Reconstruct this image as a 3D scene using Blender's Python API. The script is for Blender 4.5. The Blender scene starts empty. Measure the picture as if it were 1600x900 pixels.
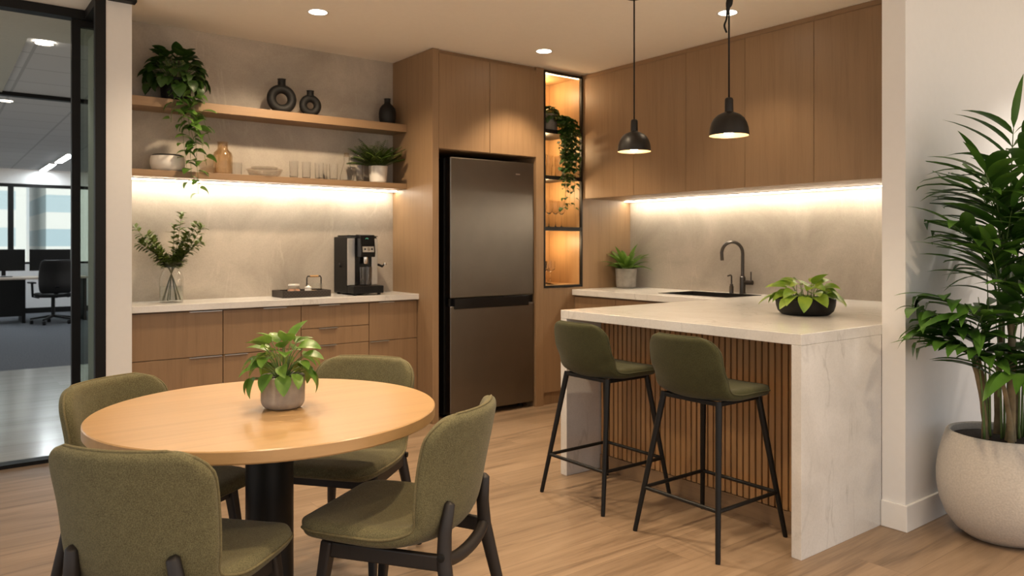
import bpy, bmesh, math, random
from mathutils import Vector, Matrix
R = math.radians
PI = math.pi
sc = bpy.context.scene
C = sc.collection

# ------------------------------------------------------------------ camera
cam = bpy.data.cameras.new('camera')
cam.sensor_width = 36.0
cam.lens = 1188.0 / 1600.0 * 36.0
cam.shift_y = -67.0 / 1600.0
cam.clip_end = 200
cam.dof.use_dof = True
cam.dof.focus_distance = 2.7
cam.dof.aperture_fstop = 5.0
cam_o = bpy.data.objects.new('camera', cam)
cam_o.location = (0, 0, 1.275)
cam_o.rotation_euler = (R(90), 0, R(-37.47))
C.objects.link(cam_o)
sc.camera = cam_o

# ------------------------------------------------------------------ world, light levels, exposure
WORLD = (0.95, 0.97, 1.0)
WORLD_S = 0.54
GROUND_FILL = (1.45, 1.22, .98)
DOWN_W = 58.0          # each ceiling downlight
WARM = (1.0, 0.76, 0.50)
LED_L = 30.0           # radiance of the strip lights
CASE_L = 9.0          # strips inside the display cabinet
BULB_L = 40.0
sc.view_settings.view_transform = 'Standard'
sc.view_settings.look = 'None'
sc.view_settings.gamma = 1
sc.view_settings.use_curve_mapping = False
sc.view_settings.exposure = 0.78
w = bpy.data.worlds.new('world')
sc.world = w
w.use_nodes = True
sun = bpy.data.lights.new('sun', 'SUN'); sun.energy = 2.6; sun.angle = R(2); sun.color = (1, .97, .92)
sun_o = bpy.data.objects.new('sun', sun); C.objects.link(sun_o); sun_o.rotation_euler = (R(30), 0, R(-12))
bg = w.node_tree.nodes['Background']
# daylight above the horizon, added warm fill light below it to brighten the ceiling
wt = w.node_tree
tcw = wt.nodes.new('ShaderNodeTexCoord'); sx_ = wt.nodes.new('ShaderNodeSeparateXYZ'); mr = wt.nodes.new('ShaderNodeMapRange'); mw = wt.nodes.new('ShaderNodeMixRGB')
mr.inputs['From Min'].default_value = -.08; mr.inputs['From Max'].default_value = .02
mw.inputs['Color1'].default_value = (*GROUND_FILL, 1); mw.inputs['Color2'].default_value = (*WORLD, 1)
wt.links.new(tcw.outputs['Generated'], sx_.inputs[0]); wt.links.new(sx_.outputs['Z'], mr.inputs['Value'])
wt.links.new(mr.outputs[0], mw.inputs['Fac']); wt.links.new(mw.outputs[0], bg.inputs[0])
bg.inputs[1].default_value = WORLD_S
try:
    sc.cycles.caustics_reflective = False
    sc.cycles.caustics_refractive = False
    sc.cycles.sample_clamp_indirect = 3.0
    sc.cycles.max_bounces = 10
    sc.cycles.diffuse_bounces = 5
    sc.cycles.transparent_max_bounces = 24
except Exception:
    pass

# ------------------------------------------------------------------ mesh helpers
class MB:
    """collects vertices and faces of ONE mesh"""
    def __init__(s):
        s.v = []; s.f = []
    def add(s, vs, fs):
        o = len(s.v)
        s.v += [tuple(p) for p in vs]
        s.f += [tuple(i + o for i in f) for f in fs]
        return s
    def box(s, lo, hi):
        x0, y0, z0 = lo; x1, y1, z1 = hi
        return s.add([(x0,y0,z0),(x1,y0,z0),(x1,y1,z0),(x0,y1,z0),(x0,y0,z1),(x1,y0,z1),(x1,y1,z1),(x0,y1,z1)],
                     [(0,3,2,1),(4,5,6,7),(0,1,5,4),(1,2,6,5),(2,3,7,6),(3,0,4,7)])
    def plate(s, xs, ys, z0, z1, empty=(), axes='xyz'):
        """union of grid cells (minus the empty ones), extruded, with no inner faces"""
        nx, ny = len(xs)-1, len(ys)-1
        full = lambda i, j: 0 <= i < nx and 0 <= j < ny and (i, j) not in empty
        idx = {}; vs = []; fs = []
        def V(i, j, k):
            key = (i, j, k)
            if key not in idx:
                a = {axes[0]: xs[i], axes[1]: ys[j], axes[2]: (z0, z1)[k]}
                idx[key] = len(vs); vs.append((a['x'], a['y'], a['z']))
            return idx[key]
        for i in range(nx):
            for j in range(ny):
                if not full(i, j): continue
                fs.append((V(i,j,1),V(i+1,j,1),V(i+1,j+1,1),V(i,j+1,1)))
                fs.append((V(i,j,0),V(i,j+1,0),V(i+1,j+1,0),V(i+1,j,0)))
                if not full(i-1, j): fs.append((V(i,j,0),V(i,j,1),V(i,j+1,1),V(i,j+1,0)))
                if not full(i+1, j): fs.append((V(i+1,j,0),V(i+1,j+1,0),V(i+1,j+1,1),V(i+1,j,1)))
                if not full(i, j-1): fs.append((V(i,j,0),V(i+1,j,0),V(i+1,j,1),V(i,j,1)))
                if not full(i, j+1): fs.append((V(i,j+1,0),V(i,j+1,1),V(i+1,j+1,1),V(i+1,j+1,0)))
        return s.add(vs, fs)
    def lathe(s, prof, n=40, c=(0,0,0), closed=False):
        """prof: (r, z) pairs; r = 0 makes a pole"""
        vs = []; rows = []
        for r, z in prof:
            if r < 1e-6:
                rows.append([len(vs)]); vs.append((c[0], c[1], c[2]+z))
            else:
                row = []
                for k in range(n):
                    a = 2*PI*k/n
                    row.append(len(vs)); vs.append((c[0]+r*math.cos(a), c[1]+r*math.sin(a), c[2]+z))
                rows.append(row)
        fs = []
        pairs = list(zip(rows, rows[1:]))
        if closed: pairs.append((rows[-1], rows[0]))
        for a, b in pairs:
            for k in range(n):
                k2 = (k+1) % n
                if len(a) == 1 and len(b) == 1: break
                if len(a) == 1: fs.append((a[0], b[k2], b[k]))
                elif len(b) == 1: fs.append((a[k], a[k2], b[0]))
                else: fs.append((a[k], a[k2], b[k2], b[k]))
        return s.add(vs, fs)
    def tube(s, pts, rad, n=8, caps=True, ring=False):
        """rad: a number or one per point"""
        pts = [Vector(p) for p in pts]
        m = len(pts)
        rs = rad if isinstance(rad, (list, tuple)) else [rad]*m
        t0 = (pts[1]-pts[0]).normalized()
        ref = Vector((0,0,1)) if abs(t0.z) < .9 else Vector((1,0,0))
        nrm = t0.cross(ref).normalized()
        vs = []; rows = []
        for i, p in enumerate(pts):
            if ring: t = (pts[(i+1) % m]-pts[i-1]).normalized()
            else:
                a = pts[min(i+1, m-1)]; b = pts[max(i-1, 0)]
                t = (a-b).normalized()
            nrm = (nrm - t*nrm.dot(t))
            if nrm.length < 1e-6: nrm = t.orthogonal()
            nrm.normalize()
            bi = t.cross(nrm)
            row = []
            for k in range(n):
                a = 2*PI*k/n
                row.append(len(vs)); vs.append(p + (nrm*math.cos(a)+bi*math.sin(a))*rs[i])
            rows.append(row)
        fs = []
        pr = list(zip(rows, rows[1:]))
        if ring: pr.append((rows[-1], rows[0]))
        for a, b in pr:
            for k in range(n):
                k2 = (k+1) % n
                fs.append((a[k], a[k2], b[k2], b[k]))
        if caps and not ring:
            fs.append(tuple(reversed(rows[0]))); fs.append(tuple(rows[-1]))
        return s.add(vs, fs)
    def beam(s, p, q, a0, b0, a1=None, b1=None, side=(1,0,0)):
        """tapered rectangular bar from p to q; a along 'side', b across"""
        p = Vector(p); q = Vector(q)
        a1 = a0 if a1 is None else a1; b1 = b0 if b1 is None else b1
        t = (q-p).normalized(); sd = Vector(side); sd = (sd - t*sd.dot(t)).normalized(); u = t.cross(sd)
        vs = []
        for c, a, b in ((p, a0, b0), (q, a1, b1)):
            vs += [c-sd*a/2-u*b/2, c+sd*a/2-u*b/2, c+sd*a/2+u*b/2, c-sd*a/2+u*b/2]
        return s.add(vs, [(0,3,2,1),(4,5,6,7),(0,1,5,4),(1,2,6,5),(2,3,7,6),(3,0,4,7)])
    def leaf(s, base, d, L, W, droop=.6, fold=.25, shape='heart', up=(0,0,1), n=6, twist=0.0):
        """a leaf blade with a centre fold, from its base along d, bending down by droop (radians)"""
        d = Vector(d).normalized(); up = Vector(up)
        side = d.cross(up)
        if side.length < 1e-3: side = Vector((1,0,0))
        side.normalize()
        if twist: side = Matrix.Rotation(twist, 3, d) @ side
        p = Vector(base); vs = []; st = L/n
        for i in range(n+1):
            t = i/n
            if shape == 'heart': hw = W/2*(math.sin(PI*min(1,(t+.02)**.62))**.75 if t < 1 else 0)
            elif shape == 'lance': hw = W/2*math.sin(PI*min(1, t**.75))**.8 if 0 < t < 1 else 0
            else: hw = W/2*math.sin(PI*t)**.7 if 0 < t < 1 else 0
            hw = max(hw, .0006)
            nr = side.cross(d).normalized()
            lift = nr*(hw*fold)
            vs += [p - side*hw + lift, p, p + side*hw + lift]
            rot = Matrix.Rotation(-droop/n, 3, side)
            d = (rot @ d).normalized()
            p = p + d*st
        fs = []
        for i in range(n):
            a = i*3; b = a+3
            fs += [(a, a+1, b+1, b), (a+1, a+2, b+2, b+1)]
        return s.add(vs, fs)
    def build(s, name, m, parent=None, loc=(0,0,0), rot=(0,0,0), bevel=0, seg=2, smooth=None, sub=0):
        me = bpy.data.meshes.new(name)
        me.from_pydata(s.v, [], s.f)
        bm = bmesh.new(); bm.from_mesh(me)
        bmesh.ops.recalc_face_normals(bm, faces=bm.faces)
        bm.to_mesh(me); bm.free()
        o = bpy.data.objects.new(name, me)
        C.objects.link(o)
        me.materials.append(m)
        o.location = loc; o.rotation_euler = rot
        if parent: o.parent = parent
        if bevel:
            b = o.modifiers.new('bevel', 'BEVEL'); b.width = bevel; b.segments = seg
            b.limit_method = 'ANGLE'; b.angle_limit = R(40); b.harden_normals = False
        if sub:
            q = o.modifiers.new('sub', 'SUBSURF'); q.levels = sub; q.render_levels = sub
        if smooth is True:
            me.polygons.foreach_set('use_smooth', [True]*len(me.polygons))
        elif smooth:
            me.polygons.foreach_set('use_smooth', [True]*len(me.polygons))
            bm = bmesh.new(); bm.from_mesh(me)
            for e in bm.edges:
                if len(e.link_faces) == 2 and e.calc_face_angle(0) > R(smooth): e.smooth = False
            bm.to_mesh(me); bm.free()
        return o

def tag(o, label=None, cat=None, group=None, kind=None):
    if label: o['label'] = label
    if cat: o['category'] = cat
    if group: o['group'] = group
    if kind: o['kind'] = kind
    return o
def thing(name, label, cat, loc=(0,0,0), rz=0, group=None):
    o = bpy.data.objects.new(name, None); C.objects.link(o)
    o.empty_display_size = .05
    o.location = loc; o.rotation_euler = (0, 0, rz)
    return tag(o, label, cat, group)
def struct(o): return tag(o, kind='structure')
def dup(root, loc=None, rz=None, label=None, group=None):
    def cp(o, par):
        c = o.copy(); C.objects.link(c)
        if par: c.parent = par; c.matrix_parent_inverse = o.matrix_parent_inverse
        for ch in list(o.children): cp(ch, c)
        return c
    r = cp(root, None)
    if loc is not None: r.location = loc
    if rz is not None: r.rotation_euler = (0, 0, rz)
    if label: r['label'] = label
    if group: r['group'] = group
    return r

# ------------------------------------------------------------------ materials
def new_mat(name):
    m = bpy.data.materials.new(name); m.use_nodes = True
    nt = m.node_tree
    return m, nt, nt.nodes['Principled BSDF']
def N(nt, kind, **kw):
    n = nt.nodes.new(kind)
    for k, v in kw.items():
        if hasattr(n, k): setattr(n, k, v)
        else: n.inputs[k].default_value = v
    return n
def ramp(nt, stops):
    r = nt.nodes.new('ShaderNodeValToRGB')
    e = r.color_ramp.elements
    while len(e) < len(stops): e.new(.5)
    for q, (p, c) in zip(e, stops):
        q.position = p; q.color = (*c, 1)
    return r
def plain(name, col, rough=.5, metal=0.0, var=.06, scale=30, bump=0.0, spec=.5, coat=0.0):
    """one colour with a slight procedural unevenness"""
    m, nt, b = new_mat(name)
    tc = N(nt, 'ShaderNodeTexCoord')
    no = N(nt, 'ShaderNodeTexNoise', Scale=scale, Detail=4.0)
    nt.links.new(tc.outputs['Object'], no.inputs['Vector'])
    lo = tuple(c*(1-var) for c in col); hi = tuple(min(1, c*(1+var)) for c in col)
    r = ramp(nt, [(.3, lo), (.7, hi)])
    nt.links.new(no.outputs['Fac'], r.inputs['Fac'])
    nt.links.new(r.outputs['Color'], b.inputs['Base Color'])
    b.inputs['Roughness'].default_value = rough
    b.inputs['Metallic'].default_value = metal
    b.inputs['Specular IOR Level'].default_value = spec
    if coat: b.inputs['Coat Weight'].default_value = coat
    if bump:
        bp = N(nt, 'ShaderNodeBump', Strength=bump, Distance=.002)
        nt.links.new(no.outputs['Fac'], bp.inputs['Height']); nt.links.new(bp.outputs['Normal'], b.inputs['Normal'])
    return m
def wood(name, c1, c2, grain='z', rough=.45, scale=1.0, bump=.05):
    m, nt, b = new_mat(name)
    tc = N(nt, 'ShaderNodeTexCoord')
    mp = N(nt, 'ShaderNodeMapping')
    s = {'x': (1.2, 26, 26), 'y': (26, 1.2, 26), 'z': (26, 26, 1.2)}[grain]
    mp.inputs['Scale'].default_value = tuple(q*scale for q in s)
    nt.links.new(tc.outputs['Object'], mp.inputs['Vector'])
    n1 = N(nt, 'ShaderNodeTexNoise', Scale=1.0, Detail=6.0, Roughness=.6, Distortion=.6)
    nt.links.new(mp.outputs['Vector'], n1.inputs['Vector'])
    mp2 = N(nt, 'ShaderNodeMapping')
    mp2.inputs['Scale'].default_value = tuple(q*scale*5 for q in s)
    nt.links.new(tc.outputs['Object'], mp2.inputs['Vector'])
    n2 = N(nt, 'ShaderNodeTexNoise', Scale=1.0, Detail=3.0, Roughness=.5)
    nt.links.new(mp2.outputs['Vector'], n2.inputs['Vector'])
    mx = N(nt, 'ShaderNodeMath', operation='MULTIPLY_ADD')
    mx.inputs[1].default_value = .35
    nt.links.new(n2.outputs['Fac'], mx.inputs[0]); nt.links.new(n1.outputs['Fac'], mx.inputs[2])
    r = ramp(nt, [(.42, c2), (.66, c1), (.9, tuple(min(1, q*1.08) for q in c1))])
    nt.links.new(mx.outputs[0], r.inputs['Fac'])
    nt.links.new(r.outputs['Color'], b.inputs['Base Color'])
    b.inputs['Roughness'].default_value = rough
    bp = N(nt, 'ShaderNodeBump', Strength=bump, Distance=.001)
    nt.links.new(n2.outputs['Fac'], bp.inputs['Height']); nt.links.new(bp.outputs['Normal'], b.inputs['Normal'])
    return m
def stone(name, base, dark, vein, rough=.35, scale=1.6, vamt=.5, speck=.15):
    m, nt, b = new_mat(name)
    tc = N(nt, 'ShaderNodeTexCoord')
    n1 = N(nt, 'ShaderNodeTexNoise', Scale=scale, Detail=9.0, Roughness=.62, Distortion=.8)
    nt.links.new(tc.outputs['Object'], n1.inputs['Vector'])
    r1 = ramp(nt, [(.32, dark), (.62, base)])
    nt.links.new(n1.outputs['Fac'], r1.inputs['Fac'])
    mp = N(nt, 'ShaderNodeMapping'); mp.inputs['Rotation'].default_value = (.75, .75, .35); mp.inputs['Scale'].default_value = (1.7, 1.7, .42)
    nt.links.new(tc.outputs['Object'], mp.inputs['Vector'])
    n2 = N(nt, 'ShaderNodeTexNoise', Scale=scale*1.3, Detail=6.0, Roughness=.5, Distortion=.5)
    nt.links.new(mp.outputs['Vector'], n2.inputs['Vector'])
    ab = N(nt, 'ShaderNodeMath', operation='SUBTRACT'); ab.inputs[1].default_value = .5
    nt.links.new(n2.outputs['Fac'], ab.inputs[0])
    aa = N(nt, 'ShaderNodeMath', operation='ABSOLUTE'); nt.links.new(ab.outputs[0], aa.inputs[0])
    rv = ramp(nt, [(0.0, (vamt,)*3), (.012, (0,0,0))])
    nt.links.new(aa.outputs[0], rv.inputs['Fac'])
    n3 = N(nt, 'ShaderNodeTexNoise', Scale=scale*2.2, Detail=2.0)
    nt.links.new(tc.outputs['Object'], n3.inputs['Vector'])
    rm = ramp(nt, [(.45, (0,0,0)), (.65, (1,1,1))]); nt.links.new(n3.outputs['Fac'], rm.inputs['Fac'])
    mu = N(nt, 'ShaderNodeMath', operation='MULTIPLY')
    nt.links.new(rv.outputs['Color'], mu.inputs[0]); nt.links.new(rm.outputs['Color'], mu.inputs[1])
    mix = N(nt, 'ShaderNodeMixRGB'); mix.inputs['Color2'].default_value = (*vein, 1)
    nt.links.new(mu.outputs[0], mix.inputs['Fac']); nt.links.new(r1.outputs['Color'], mix.inputs['Color1'])
    n4 = N(nt, 'ShaderNodeTexNoise', Scale=130.0, Detail=2.0)
    nt.links.new(tc.outputs['Object'], n4.inputs['Vector'])
    r4 = ramp(nt, [(.3, (1-speck,)*3), (.6, (1,1,1))]); nt.links.new(n4.outputs['Fac'], r4.inputs['Fac'])
    m2 = N(nt, 'ShaderNodeMixRGB', blend_type='MULTIPLY'); m2.inputs['Fac'].default_value = 1
    nt.links.new(mix.outputs['Color'], m2.inputs['Color1']); nt.links.new(r4.outputs['Color'], m2.inputs['Color2'])
    nt.links.new(m2.outputs['Color'], b.inputs['Base Color'])
    b.inputs['Roughness'].default_value = rough
    return m
def fabric(name, c1, c2):
    m, nt, b = new_mat(name)
    tc = N(nt, 'ShaderNodeTexCoord')
    n1 = N(nt, 'ShaderNodeTexNoise', Scale=420.0, Detail=2.0)
    n2 = N(nt, 'ShaderNodeTexNoise', Scale=38.0, Detail=5.0)
    for n in (n1, n2): nt.links.new(tc.outputs['Object'], n.inputs['Vector'])
    mx = N(nt, 'ShaderNodeMath', operation='MULTIPLY_ADD'); mx.inputs[1].default_value = .16
    nt.links.new(n2.outputs['Fac'], mx.inputs[0]); nt.links.new(n1.outputs['Fac'], mx.inputs[2])
    r = ramp(nt, [(.40, c2), (.76, c1)])
    nt.links.new(mx.outputs[0], r.inputs['Fac']); nt.links.new(r.outputs['Color'], b.inputs['Base Color'])
    b.inputs['Roughness'].default_value = .92
    b.inputs['Sheen Weight'].default_value = .10
    b.inputs['Sheen Roughness'].default_value = .5
    b.inputs['Specular IOR Level'].default_value = .2
    bp = N(nt, 'ShaderNodeBump', Strength=.45, Distance=.0015)
    nt.links.new(n1.outputs['Fac'], bp.inputs['Height']); nt.links.new(bp.outputs['Normal'], b.inputs['Normal'])
    return m
def floor_planks(name, c1, c2, c3, rough=.42, width=.2, length=1.5):
    m, nt, b = new_mat(name)
    tc = N(nt, 'ShaderNodeTexCoord')
    br = N(nt, 'ShaderNodeTexBrick')
    br.offset = .37; br.inputs['Scale'].default_value = 1.0
    br.inputs['Brick Width'].default_value = length; br.inputs['Row Height'].default_value = width
    br.inputs['Mortar Size'].default_value = .0016; br.inputs['Mortar Smooth'].default_value = .6
    br.inputs['Color1'].default_value = (0,0,0,1); br.inputs['Color2'].default_value = (1,1,1,1)
    br.inputs['Mortar'].default_value = (.5,.5,.5,1)
    nt.links.new(tc.outputs['Object'], br.inputs['Vector'])
    # shift the grain from plank to plank
    sh = N(nt, 'ShaderNodeVectorMath', operation='SCALE'); sh.inputs['Scale'].default_value = 7.0
    nt.links.new(br.outputs['Color'], sh.inputs[0])
    ad = N(nt, 'ShaderNodeVectorMath', operation='ADD')
    nt.links.new(tc.outputs['Object'], ad.inputs[0]); nt.links.new(sh.outputs[0], ad.inputs[1])
    mp = N(nt, 'ShaderNodeMapping'); mp.inputs['Scale'].default_value = (.55, 7, 1)
    nt.links.new(ad.outputs[0], mp.inputs['Vector'])
    n1 = N(nt, 'ShaderNodeTexNoise', Scale=1.5, Detail=8.0, Roughness=.58, Distortion=1.3)
    nt.links.new(mp.outputs['Vector'], n1.inputs['Vector'])
    mp2 = N(nt, 'ShaderNodeMapping'); mp2.inputs['Scale'].default_value = (4, 110, 1)
    nt.links.new(ad.outputs[0], mp2.inputs['Vector'])
    n2 = N(nt, 'ShaderNodeTexNoise', Scale=1.0, Detail=3.0)
    nt.links.new(mp2.outputs['Vector'], n2.inputs['Vector'])
    mx = N(nt, 'ShaderNodeMath', operation='MULTIPLY_ADD'); mx.inputs[1].default_value = .22
    nt.links.new(n2.outputs['Fac'], mx.inputs[0]); nt.links.new(n1.outputs['Fac'], mx.inputs[2])
    r = ramp(nt, [(.40, c3), (.58, c2), (.78, c1)])
    nt.links.new(mx.outputs[0], r.inputs['Fac'])
    tint = ramp(nt, [(0, (.88,.88,.88)), (1, (1.06,1.06,1.06))])
    nt.links.new(br.outputs['Color'], tint.inputs['Fac'])
    mt = N(nt, 'ShaderNodeMixRGB', blend_type='MULTIPLY'); mt.inputs['Fac'].default_value = 1
    nt.links.new(r.outputs['Color'], mt.inputs['Color1']); nt.links.new(tint.outputs['Color'], mt.inputs['Color2'])
    ms = N(nt, 'ShaderNodeMixRGB'); ms.inputs['Color2'].default_value = tuple(q*.8 for q in c3)+(1,)
    sf = N(nt, 'ShaderNodeMath', operation='MULTIPLY'); sf.inputs[1].default_value = .55
    nt.links.new(br.outputs['Fac'], sf.inputs[0]); nt.links.new(sf.outputs[0], ms.inputs['Fac'])
    nt.links.new(mt.outputs['Color'], ms.inputs['Color1'])
    nt.links.new(ms.outputs['Color'], b.inputs['Base Color'])
    b.inputs['Roughness'].default_value = rough
    bp = N(nt, 'ShaderNodeBump', Strength=.06, Distance=.001)
    nt.links.new(n2.outputs['Fac'], bp.inputs['Height']); nt.links.new(bp.outputs['Normal'], b.inputs['Normal'])
    return m
def tiles(name, col, line, size, rough=.8):
    m, nt, b = new_mat(name)
    tc = N(nt, 'ShaderNodeTexCoord')
    br = N(nt, 'ShaderNodeTexBrick'); br.offset = 0.0
    br.inputs['Scale'].default_value = 1.0
    br.inputs['Brick Width'].default_value = size; br.inputs['Row Height'].default_value = size
    br.inputs['Mortar Size'].default_value = .012
    br.inputs['Color1'].default_value = (*col, 1); br.inputs['Color2'].default_value = tuple(q*.95 for q in col)+(1,)
    br.inputs['Mortar'].default_value = (*line, 1)
    nt.links.new(tc.outputs['Object'], br.inputs['Vector'])
    nt.links.new(br.outputs['Color'], b.inputs['Base Color'])
    b.inputs['Roughness'].default_value = rough
    return m
def thin_glass(name, tint=(1,1,1), refl=.5, rough=.02):
    """thin pane: mirror-like at glancing angles, else see-through"""
    m = bpy.data.materials.new(name); m.use_nodes = True
    nt = m.node_tree; nt.nodes.clear()
    out = N(nt, 'ShaderNodeOutputMaterial')
    tr = N(nt, 'ShaderNodeBsdfTransparent'); tr.inputs[0].default_value = (*tint, 1)
    gl = N(nt, 'ShaderNodeBsdfGlossy'); gl.inputs['Roughness'].default_value = rough
    no = N(nt, 'ShaderNodeTexNoise', Scale=3.0)
    lw = N(nt, 'ShaderNodeLayerWeight'); lw.inputs['Blend'].default_value = .25
    mu = N(nt, 'ShaderNodeMath', operation='MULTIPLY_ADD')
    mu.inputs[1].default_value = refl; mu.inputs[2].default_value = .035
    nt.links.new(lw.outputs['Facing'], mu.inputs[0])
    mx = N(nt, 'ShaderNodeMixShader')
    nt.links.new(mu.outputs[0], mx.inputs[0]); nt.links.new(tr.outputs[0], mx.inputs[1]); nt.links.new(gl.outputs[0], mx.inputs[2])
    nt.links.new(mx.outputs[0], out.inputs['Surface'])
    return m
def glow(name, col, strength):
    m = bpy.data.materials.new(name); m.use_nodes = True
    nt = m.node_tree; nt.nodes.clear()
    out = N(nt, 'ShaderNodeOutputMaterial')
    em = N(nt, 'ShaderNodeEmission'); em.inputs[0].default_value = (*col, 1); em.inputs[1].default_value = strength
    nt.links.new(em.outputs[0], out.inputs['Surface'])
    return m
def leafmat(name, c1, c2, rough=.38, scale=14):
    m, nt, b = new_mat(name)
    tc = N(nt, 'ShaderNodeTexCoord')
    n1 = N(nt, 'ShaderNodeTexNoise', Scale=float(scale), Detail=3.0)
    nt.links.new(tc.outputs['Object'], n1.inputs['Vector'])
    r = ramp(nt, [(.35, c2), (.68, c1)])
    nt.links.new(n1.outputs['Fac'], r.inputs['Fac']); nt.links.new(r.outputs['Color'], b.inputs['Base Color'])
    b.inputs['Roughness'].default_value = rough
    b.inputs['Transmission Weight'].default_value = 0
    b.inputs['Subsurface Weight'].default_value = 0
    tl = N(nt, 'ShaderNodeBsdfTranslucent'); nt.links.new(r.outputs['Color'], tl.inputs[0])
    mx = N(nt, 'ShaderNodeMixShader'); mx.inputs[0].default_value = .22
    out = nt.nodes['Material Output']
    nt.links.new(b.outputs[0], mx.inputs[1]); nt.links.new(tl.outputs[0], mx.inputs[2])
    nt.links.new(mx.outputs[0], out.inputs['Surface'])
    return m

OAK1, OAK2 = (.255, .160, .086), (.208, .126, .065)
def clear_glass(name, col=(1,1,1)):
    m, nt, b = new_mat(name)
    b.inputs['Base Color'].default_value = (*col, 1)
    b.inputs['Transmission Weight'].default_value = 1
    b.inputs['Roughness'].default_value = .0
    b.inputs['IOR'].default_value = 1.27
    return m
M = dict(
    ware=clear_glass('clear_glassware'),
    oak=wood('oak_veneer', OAK1, OAK2, 'z'),
    oak_x=wood('oak_veneer_level', OAK1, OAK2, 'x'),
    oak_y=wood('oak_veneer_cross', OAK1, OAK2, 'y'),
    oak_in=wood('oak_lining', (.42,.255,.115), (.34,.20,.085), 'z'),
    slat=wood('oak_slat', (.42,.235,.100), (.31,.165,.066), 'z'),
    table=wood('oak_tabletop', (.49,.305,.140), (.42,.255,.112), 'x', rough=.3, scale=.45),
    gap=plain('dark_gap', (.012,.010,.009), .8),
    floor=floor_planks('oak_floor', (.305,.215,.140), (.25,.172,.109), (.14,.093,.057)),
    corridor=floor_planks('pale_vinyl_floor', (.48,.47,.44), (.44,.43,.40), (.38,.37,.35), rough=.18),
    carpet=plain('office_carpet', (.105,.115,.13), .98, var=.3, scale=60),
    ceil=plain('ceiling_paint', (.93,.885,.82), .9, var=.01),
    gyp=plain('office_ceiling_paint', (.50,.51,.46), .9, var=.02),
    tile=tiles('ceiling_tiles', (.60,.62,.64), (.42,.44,.46), .6),
    wall=plain('wall_paint', (.74,.74,.735), .85, var=.01),
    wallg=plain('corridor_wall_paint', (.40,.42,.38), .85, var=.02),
    trim=plain('white_gloss_paint', (.78,.775,.76), .5, var=.01),
    clad=stone('stone_cladding', (.47,.42,.355), (.33,.29,.24), (.62,.56,.48), rough=.5, vamt=.3, speck=.08),
    quartz=stone('pale_quartz', (.74,.73,.71), (.63,.615,.59), (.36,.35,.33), rough=.16, vamt=.5, speck=.06),
    steel=plain('brushed_steel', (.195,.178,.158), .32, 1.0, var=.04, scale=6),
    steel_l=plain('satin_steel', (.62,.60,.57), .35, 1.0, var=.03),
    chrome=plain('chrome', (.8,.8,.8), .12, 1.0, var=.01),
    gun=plain('gunmetal', (.085,.075,.066), .28, 1.0, var=.03),
    black=plain('black_paint', (.005,.005,.005), .5, var=.1, spec=.25),
    blackm=plain('matt_black_ceramic', (.007,.0065,.006), .6, var=.15, spec=.3),
    blackg=plain('gloss_black_plastic', (.006,.006,.007), .18, var=.1, spec=.35),
    blackw=wood('black_stained_wood', (.016,.012,.010), (.009,.007,.006), 'z', rough=.5),
    bmetal=plain('black_powder_coat', (.007,.0065,.006), .45, var=.1, spec=.3),
    olive=fabric('olive_fabric', (.185,.168,.088), (.080,.072,.036)),
    moss=fabric('moss_fabric', (.070,.069,.028), (.036,.037,.015)),
    pipe=plain('olive_piping', (.150,.128,.062), .9, var=.2, scale=200),
    pipe_m=plain('moss_piping', (.062,.061,.025), .9, var=.2, scale=200),
    conc=plain('cast_concrete', (.36,.325,.285), .8, var=.14, scale=26, bump=.25),
    concp=plain('pale_cast_stone', (.56,.52,.465), .85, var=.10, scale=130, bump=.5),
    concd=plain('grey_cement', (.23,.21,.185), .8, var=.16, scale=22, bump=.2),
    white=plain('white_ceramic', (.74,.71,.66), .3, var=.02),
    soil=plain('potting_soil', (.030,.020,.013), .95, var=.5, scale=90, bump=1.0),
    glass=thin_glass('clear_glass', (.985,.99,.985), .55),
    pane=thin_glass('door_glass', (.86,.90,.89), .28),
    pane_d=thin_glass('grey_glass', (.66,.70,.66), .35),
    amber=thin_glass('amber_glass', (.93,.85,.74), .5),
    smoke=thin_glass('smoked_glass', (.92,.91,.90), .5),
    water=thin_glass('water', (.93,.96,.95), .3),
    led=glow('led_strip', (1.0,.86,.67), LED_L),
    caseled=glow('cabinet_led', (1.0,.70,.38), CASE_L),
    bulb=glow('bulb_glow', (1.0,.74,.45), BULB_L),
    down=glow('downlight_lens', (1.0,.86,.68), 14.0),
    coolled=glow('office_light', (.90,.97,1.0), 26.0),
    lining=plain('shade_lining', (.42,.29,.18), .45, var=.03),
    shade=plain('bronze_black_shade', (.010,.008,.0065), .42, var=.08, spec=.35),
    lf_pothos=leafmat('pothos_leaf', (.19,.33,.055), (.085,.20,.025)),
    lf_lime=leafmat('lime_leaf', (.30,.42,.045), (.15,.29,.025)),
    lf_dark=leafmat('dark_vine_leaf', (.042,.10,.016), (.018,.055,.008)),
    lf_vine=leafmat('vine_leaf', (.13,.24,.04), (.045,.12,.016)),
    lf_palm=leafmat('palm_leaf', (.085,.20,.028), (.040,.115,.014), scale=5),
    lf_fern=leafmat('fern_leaf', (.14,.22,.042), (.06,.115,.02)),
    lf_branch=leafmat('branch_leaf', (.15,.20,.042), (.065,.105,.018)),
    lf_lance=leafmat('lance_leaf', (.14,.25,.035), (.065,.145,.018)),
    stem=plain('green_stem', (.12,.19,.05), .6, var=.2),
    twig=plain('brown_twig', (.085,.085,.035), .6, var=.25),
    cane=plain('palm_cane', (.20,.15,.075), .7, var=.35, scale=18),
)
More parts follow.
